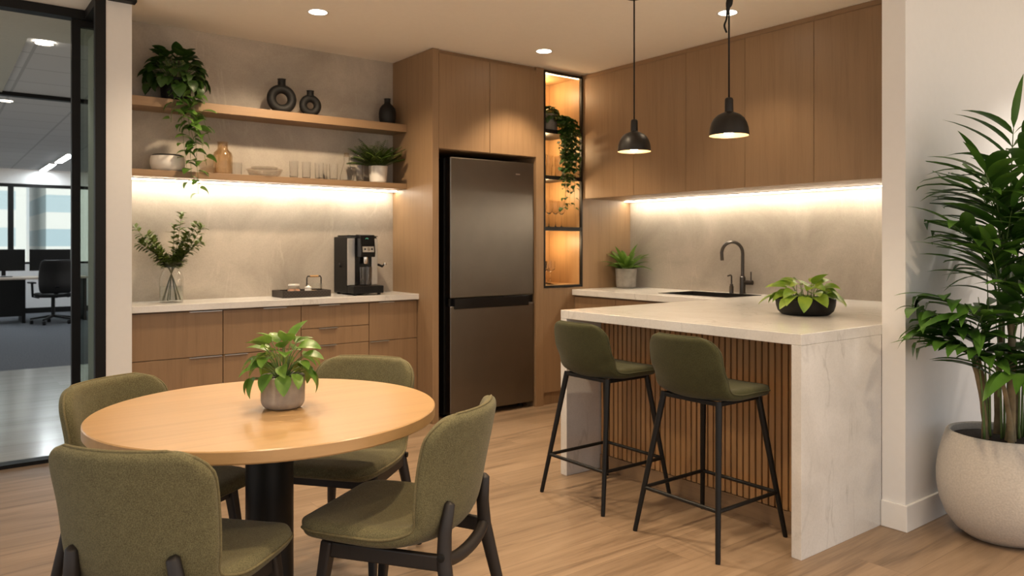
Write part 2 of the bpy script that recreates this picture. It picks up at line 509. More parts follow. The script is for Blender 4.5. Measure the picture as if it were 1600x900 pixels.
# ------------------------------------------------------------------ the setting
CEIL = 2.68
YF = 4.634      # front plane of the tall oak run
YA = 5.22       # stone-clad back wall
XB = 4.85       # stone-clad right wall
def B(lo, hi): return MB().box(lo, hi)
struct(B((-2.6, -1.4, -.1), (7.2, 5.24, 0)).build('floor', M['floor']))
struct(B((-3.5, 5.24, -.1), (5.0, 9.25, 0)).build('floor_corridor', M['corridor']))
struct(B((-6, 9.25, -.1), (6, 17.0, 0)).build('floor_office', M['carpet']))
struct(B((-3.5, -1.6, CEIL), (7.2, 5.36, CEIL+.1)).build('ceiling', M['ceil']))
x_t = .53
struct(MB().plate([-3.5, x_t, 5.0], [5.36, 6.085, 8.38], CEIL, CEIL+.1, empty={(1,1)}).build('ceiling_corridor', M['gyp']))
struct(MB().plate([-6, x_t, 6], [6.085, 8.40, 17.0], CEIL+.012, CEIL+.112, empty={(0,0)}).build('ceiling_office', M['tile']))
struct(B((-6, 8.38, 2.655), (6, 8.46, CEIL+.01)).build('trim_1', M['black']))
struct(B((.92, YA, 0), (4.97, 5.36, CEIL)).build('wall_back', M['clad']))
struct(B((XB, 1.725, 0), (4.97, YA, CEIL)).build('wall_right', M['clad']))
struct(B((3.447, 1.62, 0), (7.2, 1.725, CEIL)).build('wall_side', M['wall']))
struct(MB().plate([.792, .862, .925], [4.80, 4.93, 5.36], 0, CEIL, empty={(0,1)}).build('wall_left', M['wall']))
struct(B((.738, 4.797, .0), (.7915, 4.85, CEIL-.001)).build('trim_5', M['black']))
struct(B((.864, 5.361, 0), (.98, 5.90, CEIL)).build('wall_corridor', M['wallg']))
struct(MB().plate([3.434, 3.447, 7.2], [1.607, 1.62, 1.7245], 0, .118, empty={(1,1)}).build('baseboard_side', M['trim'], bevel=.003))
struct(B((4.285, YF, 0), (XB, YF+.04, CEIL)).build('wall_panel', M['oak']))
# sliding glass partition in a black frame
struct(MB().plate([-3.5, .738, .79], [4.851, 5.16, 5.25], CEIL-.055, CEIL-.002, empty={(0,0)}).build('trim_2', M['black']))
struct(B((-3.5, 5.185, 0), (.79, 5.275, .022)).build('trim_3', M['black']))
struct(B((.80, 4.74, CEIL-.022), (.94, 4.80, CEIL)).build('trim_4', M['black']))
d = thing('door_1', None, None, (0, 0, 0)); tag(d, kind='structure')
MB().plate([.674, .720, .845, .862], [.022, .10, 2.585, 2.622], 5.19, 5.235, empty={(1,1)}, axes='xzy').build('door_frame', M['black'], d)
B((.7205, 5.208, .1005), (.8445, 5.216, 2.5845)).build('pane', M['pane_d'], d)
d2 = thing('window_2', None, None); tag(d2, kind='structure')
B((-3.4, 5.225, .022), (-.55, 5.235, 2.625)).build('pane', M['pane'], d2)
# far window wall of the office
struct(MB().plate([-6, 6], [0, .10], 16.77, 16.80, axes='xzy').build('baseboard_office', M['black']))
struct(B((-6, 16.80, 0), (6, 17.0, .92)).build('wall_window', M['wall']))
struct(B((-6, 16.80, 2.42), (6, 17.0, CEIL+.1)).build('wall_header', M['wall']))
wn = thing('window_1', None, None); tag(wn, kind='structure')
xs = [-6]
cols = [-3.0, -1.6, -.2, 1.2, 2.6, 4.0]
for c_ in cols: xs += [c_-.045, c_+.045]
xs.append(6)
MB().plate(xs, [.92, .96, 2.36, 2.42], 16.82, 16.90, empty={(i, 1) for i in range(0, len(xs), 2)}, axes='xzy').build('window_frame', M['black'], wn)
B((-6, 16.855, .94), (6, 16.865, 2.40)).build('pane', M['pane'], wn)

# the block across the street
def facade():
    m, nt, b = new_mat('facade')
    tc = N(nt, 'ShaderNodeTexCoord')
    mp = N(nt, 'ShaderNodeMapping'); mp.inputs['Rotation'].default_value = (R(90), 0, 0)
    nt.links.new(tc.outputs['Object'], mp.inputs['Vector'])
    br = N(nt, 'ShaderNodeTexBrick'); br.offset = 0
    br.inputs['Scale'].default_value = 1.0
    br.inputs['Brick Width'].default_value = 2.6; br.inputs['Row Height'].default_value = 1.7
    br.inputs['Mortar Size'].default_value = .42; br.inputs['Mortar Smooth'].default_value = .02
    br.inputs['Color1'].default_value = (.50,.64,.72,1); br.inputs['Color2'].default_value = (.60,.72,.78,1)
    br.inputs['Mortar'].default_value = (.92,.92,.90,1)
    nt.links.new(mp.outputs['Vector'], br.inputs['Vector'])
    nt.links.new(br.outputs['Color'], b.inputs['Base Color'])
    return m
fb = struct(thing('building_outside', None, None, (1, 42, -6)))
fm = facade()
B((-9, 0, 0), (2.6, 10, 30)).build('facade', fm, fb)
B((3.6, 2.0, 0), (10, 10, 30)).build('facade', fm, fb)
struct(B((-60, 17.1, -6.1), (60, 90, -6)).build('ground_outside', M['carpet']))

# ------------------------------------------------------------------ ceiling downlights
def downlight(x, y, z, label, watts=DOWN_W, warm=WARM, group='recessed ceiling downlights', spot=True, lens='down', r=.052, name='downlight', cone=100):
    t = thing(name, label, 'light', (x, y, z), 0, group)
    MB().lathe([(r, -.001), (r+.012, -.004), (r+.014, 0), (r, 0)], 32, closed=True).build('trim_ring', M['trim'], t, smooth=True)
    MB().lathe([(0, -.0012), (r, -.0012), (r, -.0002), (0, -.0002)], 32).build('lens', M[lens], t)
    if spot:
        l = bpy.data.lights.new('spot', 'SPOT'); l.energy = watts; l.color = warm
        l.spot_size = R(cone); l.spot_blend = .55; l.shadow_soft_size = .05
        lo = bpy.data.objects.new('spot', l); C.objects.link(lo); lo.parent = t; lo.location = (0, 0, -.02)
    return t
downlight(1.861, 4.351, CEIL, 'recessed ceiling downlight in front of the open shelves', DOWN_W*1.2, cone=145)
downlight(3.535, 4.231, CEIL, 'recessed ceiling downlight in front of the fridge cupboards')
downlight(3.833, 2.856, CEIL, 'recessed ceiling downlight behind the nearer pendant cord, beside the wall cupboards', DOWN_W*.22)
for (x, y, k) in ((1.0, 3.2, 1.0), (2.4, 3.2, 1.0), (.6, 1.6, .8), (2.0, 1.6, .9), (2.9, .5, .7), (.4, .3, .9), (1.7, .1, .9), (.2, -1.0, 1.0), (1.7, -1.0, 1.0), (3.2, -.9, 1.0), (4.6, -.9, .8)):  # unseen downlights, added because ceiling and floor stayed too dark
    downlight(x, y, CEIL, 'added recessed ceiling downlight out of view, for extra light', DOWN_W*k)
downlight(4.75, 1.0, CEIL, 'recessed ceiling downlight above the tall palm', DOWN_W*.55, (1, .90, .78))
downlight(.636, 6.189, CEIL, 'round downlight in the office corridor ceiling, seen through the glass', 12, (1, .95, .88), 'office downlights', r=.055)
downlight(.60, 8.95, CEIL+.012, 'small round downlight beyond the black ceiling trim in the office', 14, (.95, .97, 1), 'office downlights', r=.055)

# ------------------------------------------------------------------ tall oak run: fridge housing
t = thing('fridge_housing', 'tall oak fridge housing with two overhead doors', 'cabinet', (2.84, YF, 0))
B((0, 0, 0), (.052, .584, CEIL-.002)).build('side_panel', M['oak'], t, bevel=.0015)
B((.952, 0, 0), (1.03, .584, CEIL-.002)).build('side_panel', M['oak'], t, bevel=.0015)
B((.053, .02, 1.965), (.951, .584, CEIL-.002)).build('top_box', M['oak'], t)
B((.054, -.001, 1.968), (.499, .0195, CEIL-.03)).build('door', M['oak'], t, bevel=.0015)
B((.503, -.001, 1.968), (.950, .0195, CEIL-.03)).build('door', M['oak'], t, bevel=.0015)
B((.053, .57, 0), (.951, .585, 1.964)).build('back_panel', M['gap'], t)
# ------------------------------------------------------------------ refrigerator
t = thing('refrigerator', 'brushed steel two door fridge freezer in the oak housing', 'refrigerator', (2.985, YF+.02, 0))
B((.004, .065, .03), (.796, .53, 1.915)).build('body', M['black'], t, bevel=.004)
B((.018, 0, .886), (.80, .064, 1.918)).build('upper_door', M['steel'], t, bevel=.007, seg=3)
B((.018, 0, .045), (.80, .064, .826)).build('lower_door', M['steel'], t, bevel=.007, seg=3)
hb = B((.018, .02, .828), (.80, .064, .884)).build('handle_recess', M['blackg'], t)
MB().plate([.05, .74], [.806, .884], -.012, .019, axes='xzy').build('handle', M['blackg'], t, bevel=.004)
B((.62, -.0015, 1.82), (.66, .001, 1.828)).build('badge', M['steel_l'], t)
for sx in (.06, .74): MB().lathe([(0,0),(.02,0),(.02,.034),(0,.034)], 16, (sx, .10, 0)).build('foot', M['black'], t)

# ------------------------------------------------------------------ glazed display cabinet
DX0, DX1 = 3.871, 4.284
t = thing('display_cabinet', 'narrow black framed oak display niche with glowing shelves', 'cabinet', (DX0, YF, 0))
W_ = DX1-DX0
cb = MB()
cb.plate([0, .016, W_-.016, W_], [.935, .955, 2.655, CEIL-.002], .0205, .40, empty={(1,1)}, axes='xzy')
cb.build('carcass', M['oak_in'], t)
B((.0, .401, .935), (W_, .42, CEIL-.002)).build('back_panel', M['oak_in'], t)
SHZ = [1.402, 1.812, 2.180]
MB().plate([0, .014, W_-.014, W_], [.935, .951] + [q for z in SHZ for q in (z-.012, z+.019)] + [2.648, 2.664], -.004, .020, empty={(1,k) for k in (1,3,5,7)}, axes='xzy').build('front_frame', M['bmetal'], t)
for z in SHZ:
    B((.0165, .021, z), (W_-.0165, .398, z+.018)).build('shelf', M['bmetal'], t, bevel=.001)
for z in SHZ + [2.655]:
    B((.018, .023, z-.0085), (W_-.018, .034, z-.001)).build('led_strip', M['caseled'], t)
    l = bpy.data.lights.new('shelf_lamp', 'POINT'); l.energy = 2.4; l.color = (1,.68,.36); l.shadow_soft_size = .03
    lo = bpy.data.objects.new('shelf_lamp', l); C.objects.link(lo); lo.parent = t; lo.location = (W_*.5, .24, z-.10)
B((0, .0, .10), (W_, .02, .932)).build('lower_door', M['oak'], t, bevel=.0015)
B((0, .021, 0), (W_, .40, .934)).build('lower_box', M['oak'], t)

# ------------------------------------------------------------------ wall cupboards along the right wall
CZ = 1.657
ys = [YF-.002, 4.063, 3.555, 3.060, 2.565, 2.075, 1.727]
names = ['oak wall cupboard nearest the glazed display cabinet', 'second oak wall cupboard from the display cabinet, behind the farther pendant',
         'third oak wall cupboard from the display cabinet, left of the nearer pendant', 'fourth oak wall cupboard from the display cabinet, above the tap',
         'fifth oak wall cupboard from the display cabinet, the last fully seen', 'narrow oak wall cupboard against the end of the white wall']
for k in range(6):
    y1, y0 = ys[k], ys[k+1]
    t = thing('wall_cabinet', names[k], 'cabinet', (4.29, y0, CZ), 0, 'oak wall cupboards above the sink')
    L_ = y1-y0
    B((.021, .0005, .0), (XB-4.29-.001, L_-.0005, CEIL-CZ-.002)).build('body', M['oak'], t)
    B((0, .0015, .0), (.020, L_-.0015, CEIL-CZ-.035)).build('door', M['oak'], t, bevel=.001)
    B((.006, .0005, CEIL-CZ-.032), (.0205, L_-.0005, CEIL-CZ-.002)).build('top_filler', M['oak_y'], t)
t = thing('under_cabinet_light', 'long warm strip light under the oak wall cupboards', 'light', (4.80, 1.73, CZ))
B((-.050, 0, -.006), (.010, 2.89, -.0005)).build('channel', M['steel_l'], t)
B((-.035, 0.002, -.011), (-.005, 2.888, -.0062)).build('strip', M['led'], t)

# ------------------------------------------------------------------ open shelves on the back wall
t = B((.927, 5.0, 2.120), (2.839, YA-.001, 2.177)).build('wall_shelf', M['oak_x'], bevel=.0015)
tag(t, 'upper thick oak wall shelf carrying the trailing plant and black vases', 'shelf', 'thick oak wall shelves')
t = B((.927, 5.0, 1.693), (2.839, YA-.001, 1.735)).build('wall_shelf', M['oak_x'], bevel=.0015)
tag(t, 'lower oak wall shelf carrying glassware and bowls', 'shelf', 'thick oak wall shelves')
t = thing('shelf_light', 'warm strip light under the lower oak shelf', 'light', (.93, 5.17, 1.693))
B((0, -.050, -.006), (1.90, .010, -.0005)).build('channel', M['steel_l'], t)
B((.002, -.035, -.011), (1.898, -.005, -.0062)).build('strip', M['led'], t)

# ------------------------------------------------------------------ base cupboards and counter on the back wall
FY = 4.845
def base_unit(x0, x1, splits, label, pulls):
    t = thing('base_cabinet', label, 'cabinet', (x0, FY, 0), 0, 'oak base cupboards under the shelves')
    Wd = x1-x0
    B((.0005, .021, .09), (Wd-.0005, YA-FY-.001, .879)).build('body', M['oak'], t)
    B((.0005, .06, 0), (Wd-.0005, YA-FY-.001, .089)).build('plinth', M['oak_x'], t)
    zs = [.092] + splits + [.872]
    for i, (a, b) in enumerate(zip(zs, zs[1:])):
        dr = B((.002, 0, a+.0022), (Wd-.002, .020, b-.0022)).build('drawer', M['oak'], t, bevel=.001)
        pa, pb = pulls[i]
        B((pa*Wd, -.010, b-.0052), (pb*Wd, .012, b-.0012)).build('edge_pull', M['steel_l'], dr)
    return t
base_unit(.927, 1.449, [.593], 'oak base cupboard next to the white wall end', [(.62,.99),(.62,.99)])
base_unit(1.450, 1.954, [.593], 'oak base cupboard behind the plant on the table, left of the coffee tray', [(.02,.30),(.50,.80)])
base_unit(1.955, 2.449, [.600, .717], 'oak base cupboard of three drawers under the coffee machine and tray', [(.2,.5),(.25,.52),(.25,.55)])
base_unit(2.450, 2.838, [.598], 'oak base cupboard next to the tall fridge housing', [(.02,.40),(.2,.5)])
t = B((.927, 4.818, .880), (2.839, YA-.001, .920)).build('stone_counter', M['quartz'], bevel=.002)
tag(t, 'pale stone counter holding the coffee machine and glass vase', 'worktop')

# ------------------------------------------------------------------ sink run and peninsula
PX, PY0, PY1 = 2.795, 1.726, 3.20
TZ0, TZ1 = .868, .914
CX = 4.17
t = thing('stone_worktop', 'pale veined stone worktop with waterfall ends over the peninsula and sink', 'worktop', (0,0,0))
MB().plate([PX, CX, 4.34, 4.74, XB-.001], [PY0, PY1, 3.24, 3.86, YF-.001], TZ0, TZ1,
           empty={(0,1),(0,2),(0,3),(2,2)}).build('worktop_slab', M['quartz'], t, bevel=.002)
B((PX, PY0, 0), (3.446, PY0+.045, TZ0-.0005)).build('waterfall_panel', M['quartz'], t, bevel=.0015)
B((PX, PY1-.05, 0), (CX, PY1, TZ0-.0005)).build('waterfall_panel', M['quartz'], t, bevel=.0015)
t = thing('peninsula_base', 'slatted oak front under the stone peninsula', 'cabinet', (3.05, PY0+.05, 0))
Lp = PY1-PY0-.105
B((.022, 0, 0), (.05, Lp, TZ0-.002)).build('back_panel', M['gap'], t)
sl = MB(); n = 40; st = Lp/n
for k in range(n):
    sl.box((0, k*st+.0045, .085), (.0215, (k+1)*st-.0045, TZ0-.003))
sl.build('slat_cladding', M['slat'], t, bevel=.001, seg=1)
B((-.004, 0, 0), (.0215, Lp, .082)).build('plinth', M['oak_y'], t)
t = thing('sink_cabinet', 'low oak sink cupboard running back to the display cabinet', 'cabinet', (CX+.025, PY1+.002, 0))
B((.021, 0, .09), (.12, YF-PY1-.006, TZ0-.002)).build('body', M['oak'], t)
ds = [0, .48, .96, YF-PY1-.006]
for a, b in zip(ds, ds[1:]): B((0, a+.002, .092), (.020, b-.002, TZ0-.012)).build('door', M['oak'], t, bevel=.001)
B((.05, 0, 0), (.12, YF-PY1-.006, .089)).build('plinth', M['oak_y'], t)
t = thing('sink', 'dark sink let into the stone worktop below the tap', 'sink', (4.54, 3.55, TZ1))
MB().plate([-.1985, -.190, .190, .1985], [-.3085, -.300, .300, .3085], -.20, .0025, empty={(1,1)}).build('basin_wall', M['blackm'], t)
B((-.1985, -.3085, -.21), (.1985, .3085, -.2005)).build('basin_floor', M['blackm'], t)
t = thing('faucet', 'gunmetal gooseneck tap rising from the worktop behind the sink', 'tap', (4.795, 3.44, TZ1))
MB().lathe([(0,0),(.024,0),(.024,.006),(.021,.008),(.021,.125),(.015,.130),(.015,.135),(0,.135)], 24).build('base', M['gun'], t, smooth=35)
pts = [(0,0,.13), (0,0,.30)]
for k in range(1, 13):
    a = PI*k/12*1.06; pts.append((-.085*(1-math.cos(a)), .03*(1-math.cos(a)), .30+.085*math.sin(a)))
pts.append((pts[-1][0]+.004, pts[-1][1], pts[-1][2]-.035))
MB().tube(pts, .0125, 14).build('spout', M['gun'], t, smooth=40)
MB().tube([(.0,-.02,.085),(.0,-.085,.085)], .017, 14).build('valve', M['gun'], t, smooth=40)
MB().tube([(0,-.072,.098),(0,-.072,.165)], .005, 10).build('lever', M['gun'], t, smooth=40)
t = thing('soap_dispenser', 'small dark soap pump standing beside the tap', 'soap pump', (4.79, 3.535, TZ1))
MB().lathe([(0,0),(.017,0),(.017,.05),(.013,.056),(.013,.068),(.006,.07),(.006,.10),(0,.10)], 18).build('body', M['gun'], t, smooth=35)
MB().tube([(0,0,.096),(0,0,.128),(-.012,0,.136),(-.045,.0,.130)], .0055, 10).build('spout', M['gun'], t, smooth=40)
# ------------------------------------------------------------------ upholstered shells (chairs and stools)
def cr(P, t):
    """Catmull-Rom through tuples, t in 0..1"""
    n = len(P)-1; x = min(max(t, 0), 1)*n; i = min(int(x), n-1); u = x-i
    p0 = P[max(i-1,0)]; p1 = P[i]; p2 = P[i+1]; p3 = P[min(i+2,n)]
    return tuple(.5*(2*b + (c-a)*u + (2*a-5*b+4*c-d)*u*u + (3*b-a-3*c+d)*u**3) for a, b, c, d in zip(p0, p1, p2, p3))
def shell(P, rf, rb, NU=18, NV=34):
    """P rows: (y, z, halfwidth, wrap, dish, thickness) from the front lip to the top of the back"""
    # arc length table
    S = [cr(P, k/400) for k in range(401)]
    acc = [0]
    for a, b in zip(S, S[1:]): acc.append(acc[-1]+math.hypot(b[0]-a[0], b[1]-a[1]))
    tot = acc[-1]
    def at(s):
        s = min(max(s, 0), tot); k = next((i for i in range(400) if acc[i+1] >= s), 399)
        f = (s-acc[k])/max(1e-9, acc[k+1]-acc[k])
        return tuple(a+(b-a)*f for a, b in zip(S[k], S[k+1]))
    def mid(u, s):
        y, z, hw, wr, di, th = at(s); h0 = hw
        if s < rf: hw = hw-rf+math.sqrt(max(0, rf*rf-(rf-s)**2))
        if tot-s < rb: hw = hw-rb+math.sqrt(max(0, rb*rb-(rb-(tot-s))**2))
        q = (u*hw/h0)**2
        return Vector((u*hw, y+wr*q, z+di*q)), th
    us = [math.sin(PI/2*(2*i/NU-1)) for i in range(NU+1)]
    vs_ = [tot*.5*(1-math.cos(PI*j/NV)) for j in range(NV+1)]
    top = {}; bot = {}; V = []
    for j, s in enumerate(vs_):
        for i, u in enumerate(us):
            p, th = mid(u, s)
            e = .012
            du = mid(min(u+e,1), s)[0]-mid(max(u-e,-1), s)[0]
            dv = mid(u, min(s+.006, tot))[0]-mid(u, max(s-.006, 0))[0]
            nrm = du.cross(dv)
            nrm = nrm.normalized() if nrm.length > 1e-9 else Vector((0,0,1))
            edge = min(s, tot-s)
            ru = (1-abs(u))*.22
            k = min(edge, ru)
            q = th/2
            h = q if k >= q else math.sqrt(max(0, q*q-(q-k)**2))
            if i in (0, NU) or j in (0, NV):
                V.append(p); top[i,j] = bot[i,j] = len(V)-1
            else:
                V.append(p+nrm*h); top[i,j] = len(V)-1
                V.append(p-nrm*h); bot[i,j] = len(V)-1
    F = []
    for j in range(NV):
        for i in range(NU):
            F.append((top[i,j], top[i+1,j], top[i+1,j+1], top[i,j+1]))
            F.append((bot[i,j], bot[i,j+1], bot[i+1,j+1], bot[i+1,j]))
    mb = MB(); mb.add(V, F)
    rim = [mid(1, tot*k/40)[0] for k in range(41)] + [mid(1-2*k/10, tot)[0] for k in range(1, 10)] + \
          [mid(-1, tot*(1-k/40))[0] for k in range(41)] + [mid(-1+2*k/10, 0)[0] for k in range(1, 10)]
    return mb, rim

def make_chair():
    t = thing('dining_chair', '', 'chair')
    P = [(.255,.430,.212,0,0,.050), (.225,.440,.220,0,.002,.055), (.10,.437,.232,0,.008,.058), (-.04,.428,.228,.005,.018,.058),
         (-.135,.430,.216,.025,.034,.054), (-.185,.462,.207,.05,.022,.048), (-.210,.53,.214,.07,0,.046), (-.232,.63,.218,.082,0,.046),
         (-.252,.73,.222,.080,0,.046), (-.264,.797,.215,.066,0,.042)]
    mb, rim = shell(P, .075, .078)
    s = mb.build('seat_shell', M['olive'], t, smooth=True, sub=1)
    MB().tube(rim, .0042, 6, ring=True).build('piping', M['pipe'], s, smooth=True)
    # black-stained wooden frame
    for sx in (-1, 1):
        MB().beam((sx*.185, .150, .412), (sx*.215, .205, 0), .042, .036, .026, .024).build('leg', M['blackw'], t, bevel=.008, seg=3)
        lg = MB()
        lg.tube([(sx*.136, -.216, .545), (sx*.138, -.214, .539), (sx*.148, -.204, .46), (sx*.158, -.206, .38), (sx*.184, -.246, .18), (sx*.205, -.285, 0)],
                [.010, .0165, .020, .022, .018, .0125], 12)
        lg.build('leg', M['blackw'], t, smooth=50)
        MB().beam((sx*.186, .150, .385), (sx*.160, -.206, .378), .022, .045, side=(1,0,0)).build('side_rail', M['blackw'], t, bevel=.005)
        MB().lathe([(0,0),(.011,0),(.011,.006),(0,.007)], 14).build('bolt_cap', M['bmetal'], t, loc=(sx*.178, -.206, .40), rot=(0, sx*PI/2, 0))
    MB().beam((-.180, .150, .385), (.180, .150, .385), .022, .045, side=(0,1,0)).build('front_rail', M['blackw'], t, bevel=.005)
    arc = [(.156*math.sin(a), -.200-.014*math.cos(a), .395-.030*math.cos(a)) for a in [R(-82+164*k/12) for k in range(13)]]
    MB().tube(arc, .019, 10).build('rear_rail', M['blackw'], t, smooth=50)
    return t
def cw(lat, dep):
    """metres right of and ahead of the camera -> room coordinates"""
    a = R(52.53); c, s = math.cos(a), math.sin(a)
    return (c*dep+s*lat, s*dep-c*lat)
chair = make_chair()
TC = cw(-.80, 2.51)
def face(p, ang):
    """rotation that makes local +Y point along ang degrees measured from 'right', counter-clockwise seen from above, in view axes"""
    a = R(52.53); c, s = math.cos(a), math.sin(a)
    l, d = math.cos(R(ang)), math.sin(R(ang))
    wx, wy = c*d+s*l, s*d-c*l
    return math.atan2(wy, wx) - PI/2
CH = [((-.885, 2.02), 78, 'olive fabric dining chair seen from behind in the near left corner, its back to us'),
      ((-.335, 2.36), 161, 'olive fabric dining chair seen from its side, right of the round table'),
      ((-.665, 3.02), -104, 'olive fabric dining chair behind the round table, backed to the oak base cupboards'),
      ((-1.225, 2.63), -19, 'olive fabric dining chair left of the round table beside the glass partition')]
for i, (p, ang, lab) in enumerate(CH):
    o = chair if i == 0 else dup(chair)
    x, y = cw(*p)
    o.location = (x, y, 0); o.rotation_euler = (0, 0, face(p, ang))
    tag(o, lab, 'chair', 'olive dining chairs round the table')

# ------------------------------------------------------------------ round table
t = thing('dining_table', 'round oak topped dining table on a black pedestal', 'table', (*TC, 0))
MB().lathe([(0,.700),(.530,.700),(.540,.703),(.543,.707),(.543,.737),(.540,.74),(0,.74)], 96).build('tabletop', M['table'], t, smooth=30)
MB().lathe([(0,0),(.27,0),(.27,.012),(.25,.02),(.11,.03),(.084,.06),(.076,.10),(.076,.685),(.16,.690),(.16,.6995),(0,.6995)], 48).build('pedestal', M['bmetal'], t, smooth=35)

# ------------------------------------------------------------------ bar stools
def make_stool():
    t = thing('bar_stool', '', 'stool')
    P = [(.212,.630,.185,0,0,.042), (.17,.640,.196,0,.003,.048), (.05,.640,.208,0,.010,.050), (-.06,.634,.205,.005,.016,.050),
         (-.135,.640,.197,.025,.026,.046), (-.178,.690,.190,.055,.024,.040), (-.200,.76,.192,.05,0,.038), (-.215,.83,.188,.05,0,.036), (-.224,.892,.178,.042,0,.034)]
    mb, rim = shell(P, .07, .072)
    s = mb.build('seat_shell', M['moss'], t, smooth=True, sub=1)
    MB().tube(rim, .0035, 6, ring=True).build('piping', M['pipe_m'], s, smooth=True)
    top = {}; ft = {}
    for sx in (-1, 1):
        for sy in (-1, 1):
            a = Vector((sx*.148, sy*(.128 if sy < 0 else .145), .622)); b = Vector((sx*.225, sy*.235, 0))
            top[sx,sy] = a; ft[sx,sy] = b
            MB().tube([b, b+(a-b)*.02, a], [.0095, .0105, .0145], 12).build('leg', M['bmetal'], t, smooth=50)
    at = lambda k, z: ft[k]+(top[k]-ft[k])*(z/.622)
    ring = [(-1,-1), (1,-1), (1,1), (-1,1)]
    for a, b in zip(ring, ring[1:]+ring[:1]):
        MB().tube([at(a,.195), at(b,.195)], .0085, 10).build('foot_rail', M['bmetal'], t, smooth=50)
        MB().beam(at(a,.612), at(b,.612), .018, .018, side=(0,0,1)).build('seat_frame', M['bmetal'], t, bevel=.003)
    return t
stool = make_stool()
stool.location = (2.747, 2.80, 0); stool.rotation_euler = (0, 0, -PI/2)
tag(stool, 'moss green bar stool at the far end of the peninsula', 'stool', 'moss bar stools at the peninsula')
dup(stool, (2.735, 2.135, 0), -PI/2, 'moss green bar stool nearer the white waterfall end of the peninsula')

# ------------------------------------------------------------------ pendants
def pendant(x, y, zr, label, loop=False):
    t = thing('pendant_lamp', label, 'lamp', (x, y, zr), 0, 'black dome pendants over the peninsula')
    out = [(.094,0),(.0935,.012),(.091,.035),(.084,.060),(.072,.082),(.056,.098),(.036,.108),(.022,.113)]
    prof = out + [(.020,.116),(.0205,.120),(.020,.172),(.017,.180),(.010,.183),(0,.183)]
    MB().lathe([(.092,.001)] + prof, 48).build('lamp_shade', M['shade'], t, smooth=50)
    MB().lathe([(r-.0022, z+.0005) for r, z in out[:-1]] + [(.012,.1115),(0,.1115)], 48).build('lining', M['lining'], t, smooth=50)
    MB().lathe([(0,.002),(.012,.004),(.022,.012),(.027,.026),(.024,.042),(.014,.056),(.013,.080),(0,.080)], 24).build('bulb', M['bulb'], t, smooth=50)
    MB().lathe([(0,.081),(.016,.081),(.016,.1108),(0,.1108)], 18).build('socket', M['bmetal'], t)
    top = CEIL-zr
    MB().tube([(0,0,.183),(0,0,top-.0101)], .0042, 8).build('cord', M['black'], t, smooth=True)
    MB().lathe([(0,top-.010),(.045,top-.009),(.05,top-.002),(0,top-.002)], 28).build('ceiling_rose', M['bmetal'], t, smooth=40)
    if loop:
        K = [(0,top-.012,.006),(.006,top-.10,.006),(.008,top-.19,.011),(.001,top-.245,.016),(-.007,top-.275,.007),(-.012,top-.32,.0045),(-.022,top-.352,.0048),(-.011,top-.385,.0045)]
        q = [cr(K, k/28) for k in range(29)]
        MB().tube([(-.7936*o*-1, .6084*o*-1, z) for o, z, r in q], [r for o, z, r in q], 10).build('slack_cord', M['black'], t, smooth=True)
    return t
x, y = cw(.691, 4.3); pendant(x, y, 1.803, 'black dome pendant lamp hanging over the far end of the peninsula')
x, y = cw(1.0416, 3.65); pendant(x, y, 1.80, 'black dome pendant lamp with a slack cord loop, nearer one over the peninsula', True)
# ------------------------------------------------------------------ plants
def pot_cyl(t, r0, r1, h, m, soil=True, th=.008, round_=.02):
    prof = [(0,0),(r0-round_,0)]
    for k in range(1, 6):
        a = PI/2*k/5; prof.append((r0-round_+round_*math.sin(a), round_*(1-math.cos(a))))
    prof += [(r1, h-.003),(r1-.003,h),(r1-th+.002,h),(r1-th,h-.003),(r1-th-.002,h*.80),(0,h*.80)]
    MB().lathe(prof, 40).build('pot', m, t, smooth=45)
    if soil: MB().lathe([(0,h*.80+.0005),(r1-th-.004,h*.80+.0005),(r1-th-.006,h*.86),(0,h*.88)], 28).build('soil', M['soil'], t, smooth=True)
def leafy(t, n, z0, spread, hmin, hmax, L, Wr, mat, seed, smat='stem', droop=(.5,1.2), out0=.01, shape='heart', el=(10,80), front=None):
    """bushy plant: petioles fan out from the pot, each ending in a leaf"""
    rd = random.Random(seed)
    lf = MB(); st = MB()
    for k in range(n):
        f = (k+.5)/n
        az = k*2.39996+rd.uniform(-.25,.25)
        rr = spread*(.25+.75*math.sqrt(f))*rd.uniform(.8,1.1)
        hh = hmax-(hmax-hmin)*f*rd.uniform(.75,1.1)
        dx, dy = math.cos(az), math.sin(az)
        b = Vector((dx*out0, dy*out0, z0)); e = Vector((dx*rr, dy*rr, z0+hh))
        mid_ = (b+e)/2+Vector((-dx*rr*.18, -dy*rr*.18, hh*.22))
        pts = [b.lerp(mid_, u).lerp(mid_.lerp(e, u), u) for u in (0,.25,.5,.75,1)]
        st.tube(pts, .0017, 5)
        ln = L*rd.uniform(.75,1.15)
        elv = R(el[1]+(el[0]-el[1])*f+rd.uniform(-12,12))
        d = Vector((dx*math.cos(elv), dy*math.cos(elv), math.sin(elv)))
        lf.leaf(e, d, ln, ln*Wr*rd.uniform(.85,1.1), rd.uniform(*droop), .3, shape, twist=rd.uniform(-.5,.5))
    st.build('stems', M[smat], t, smooth=True)
    lf.build('foliage', M[mat], t, smooth=True)
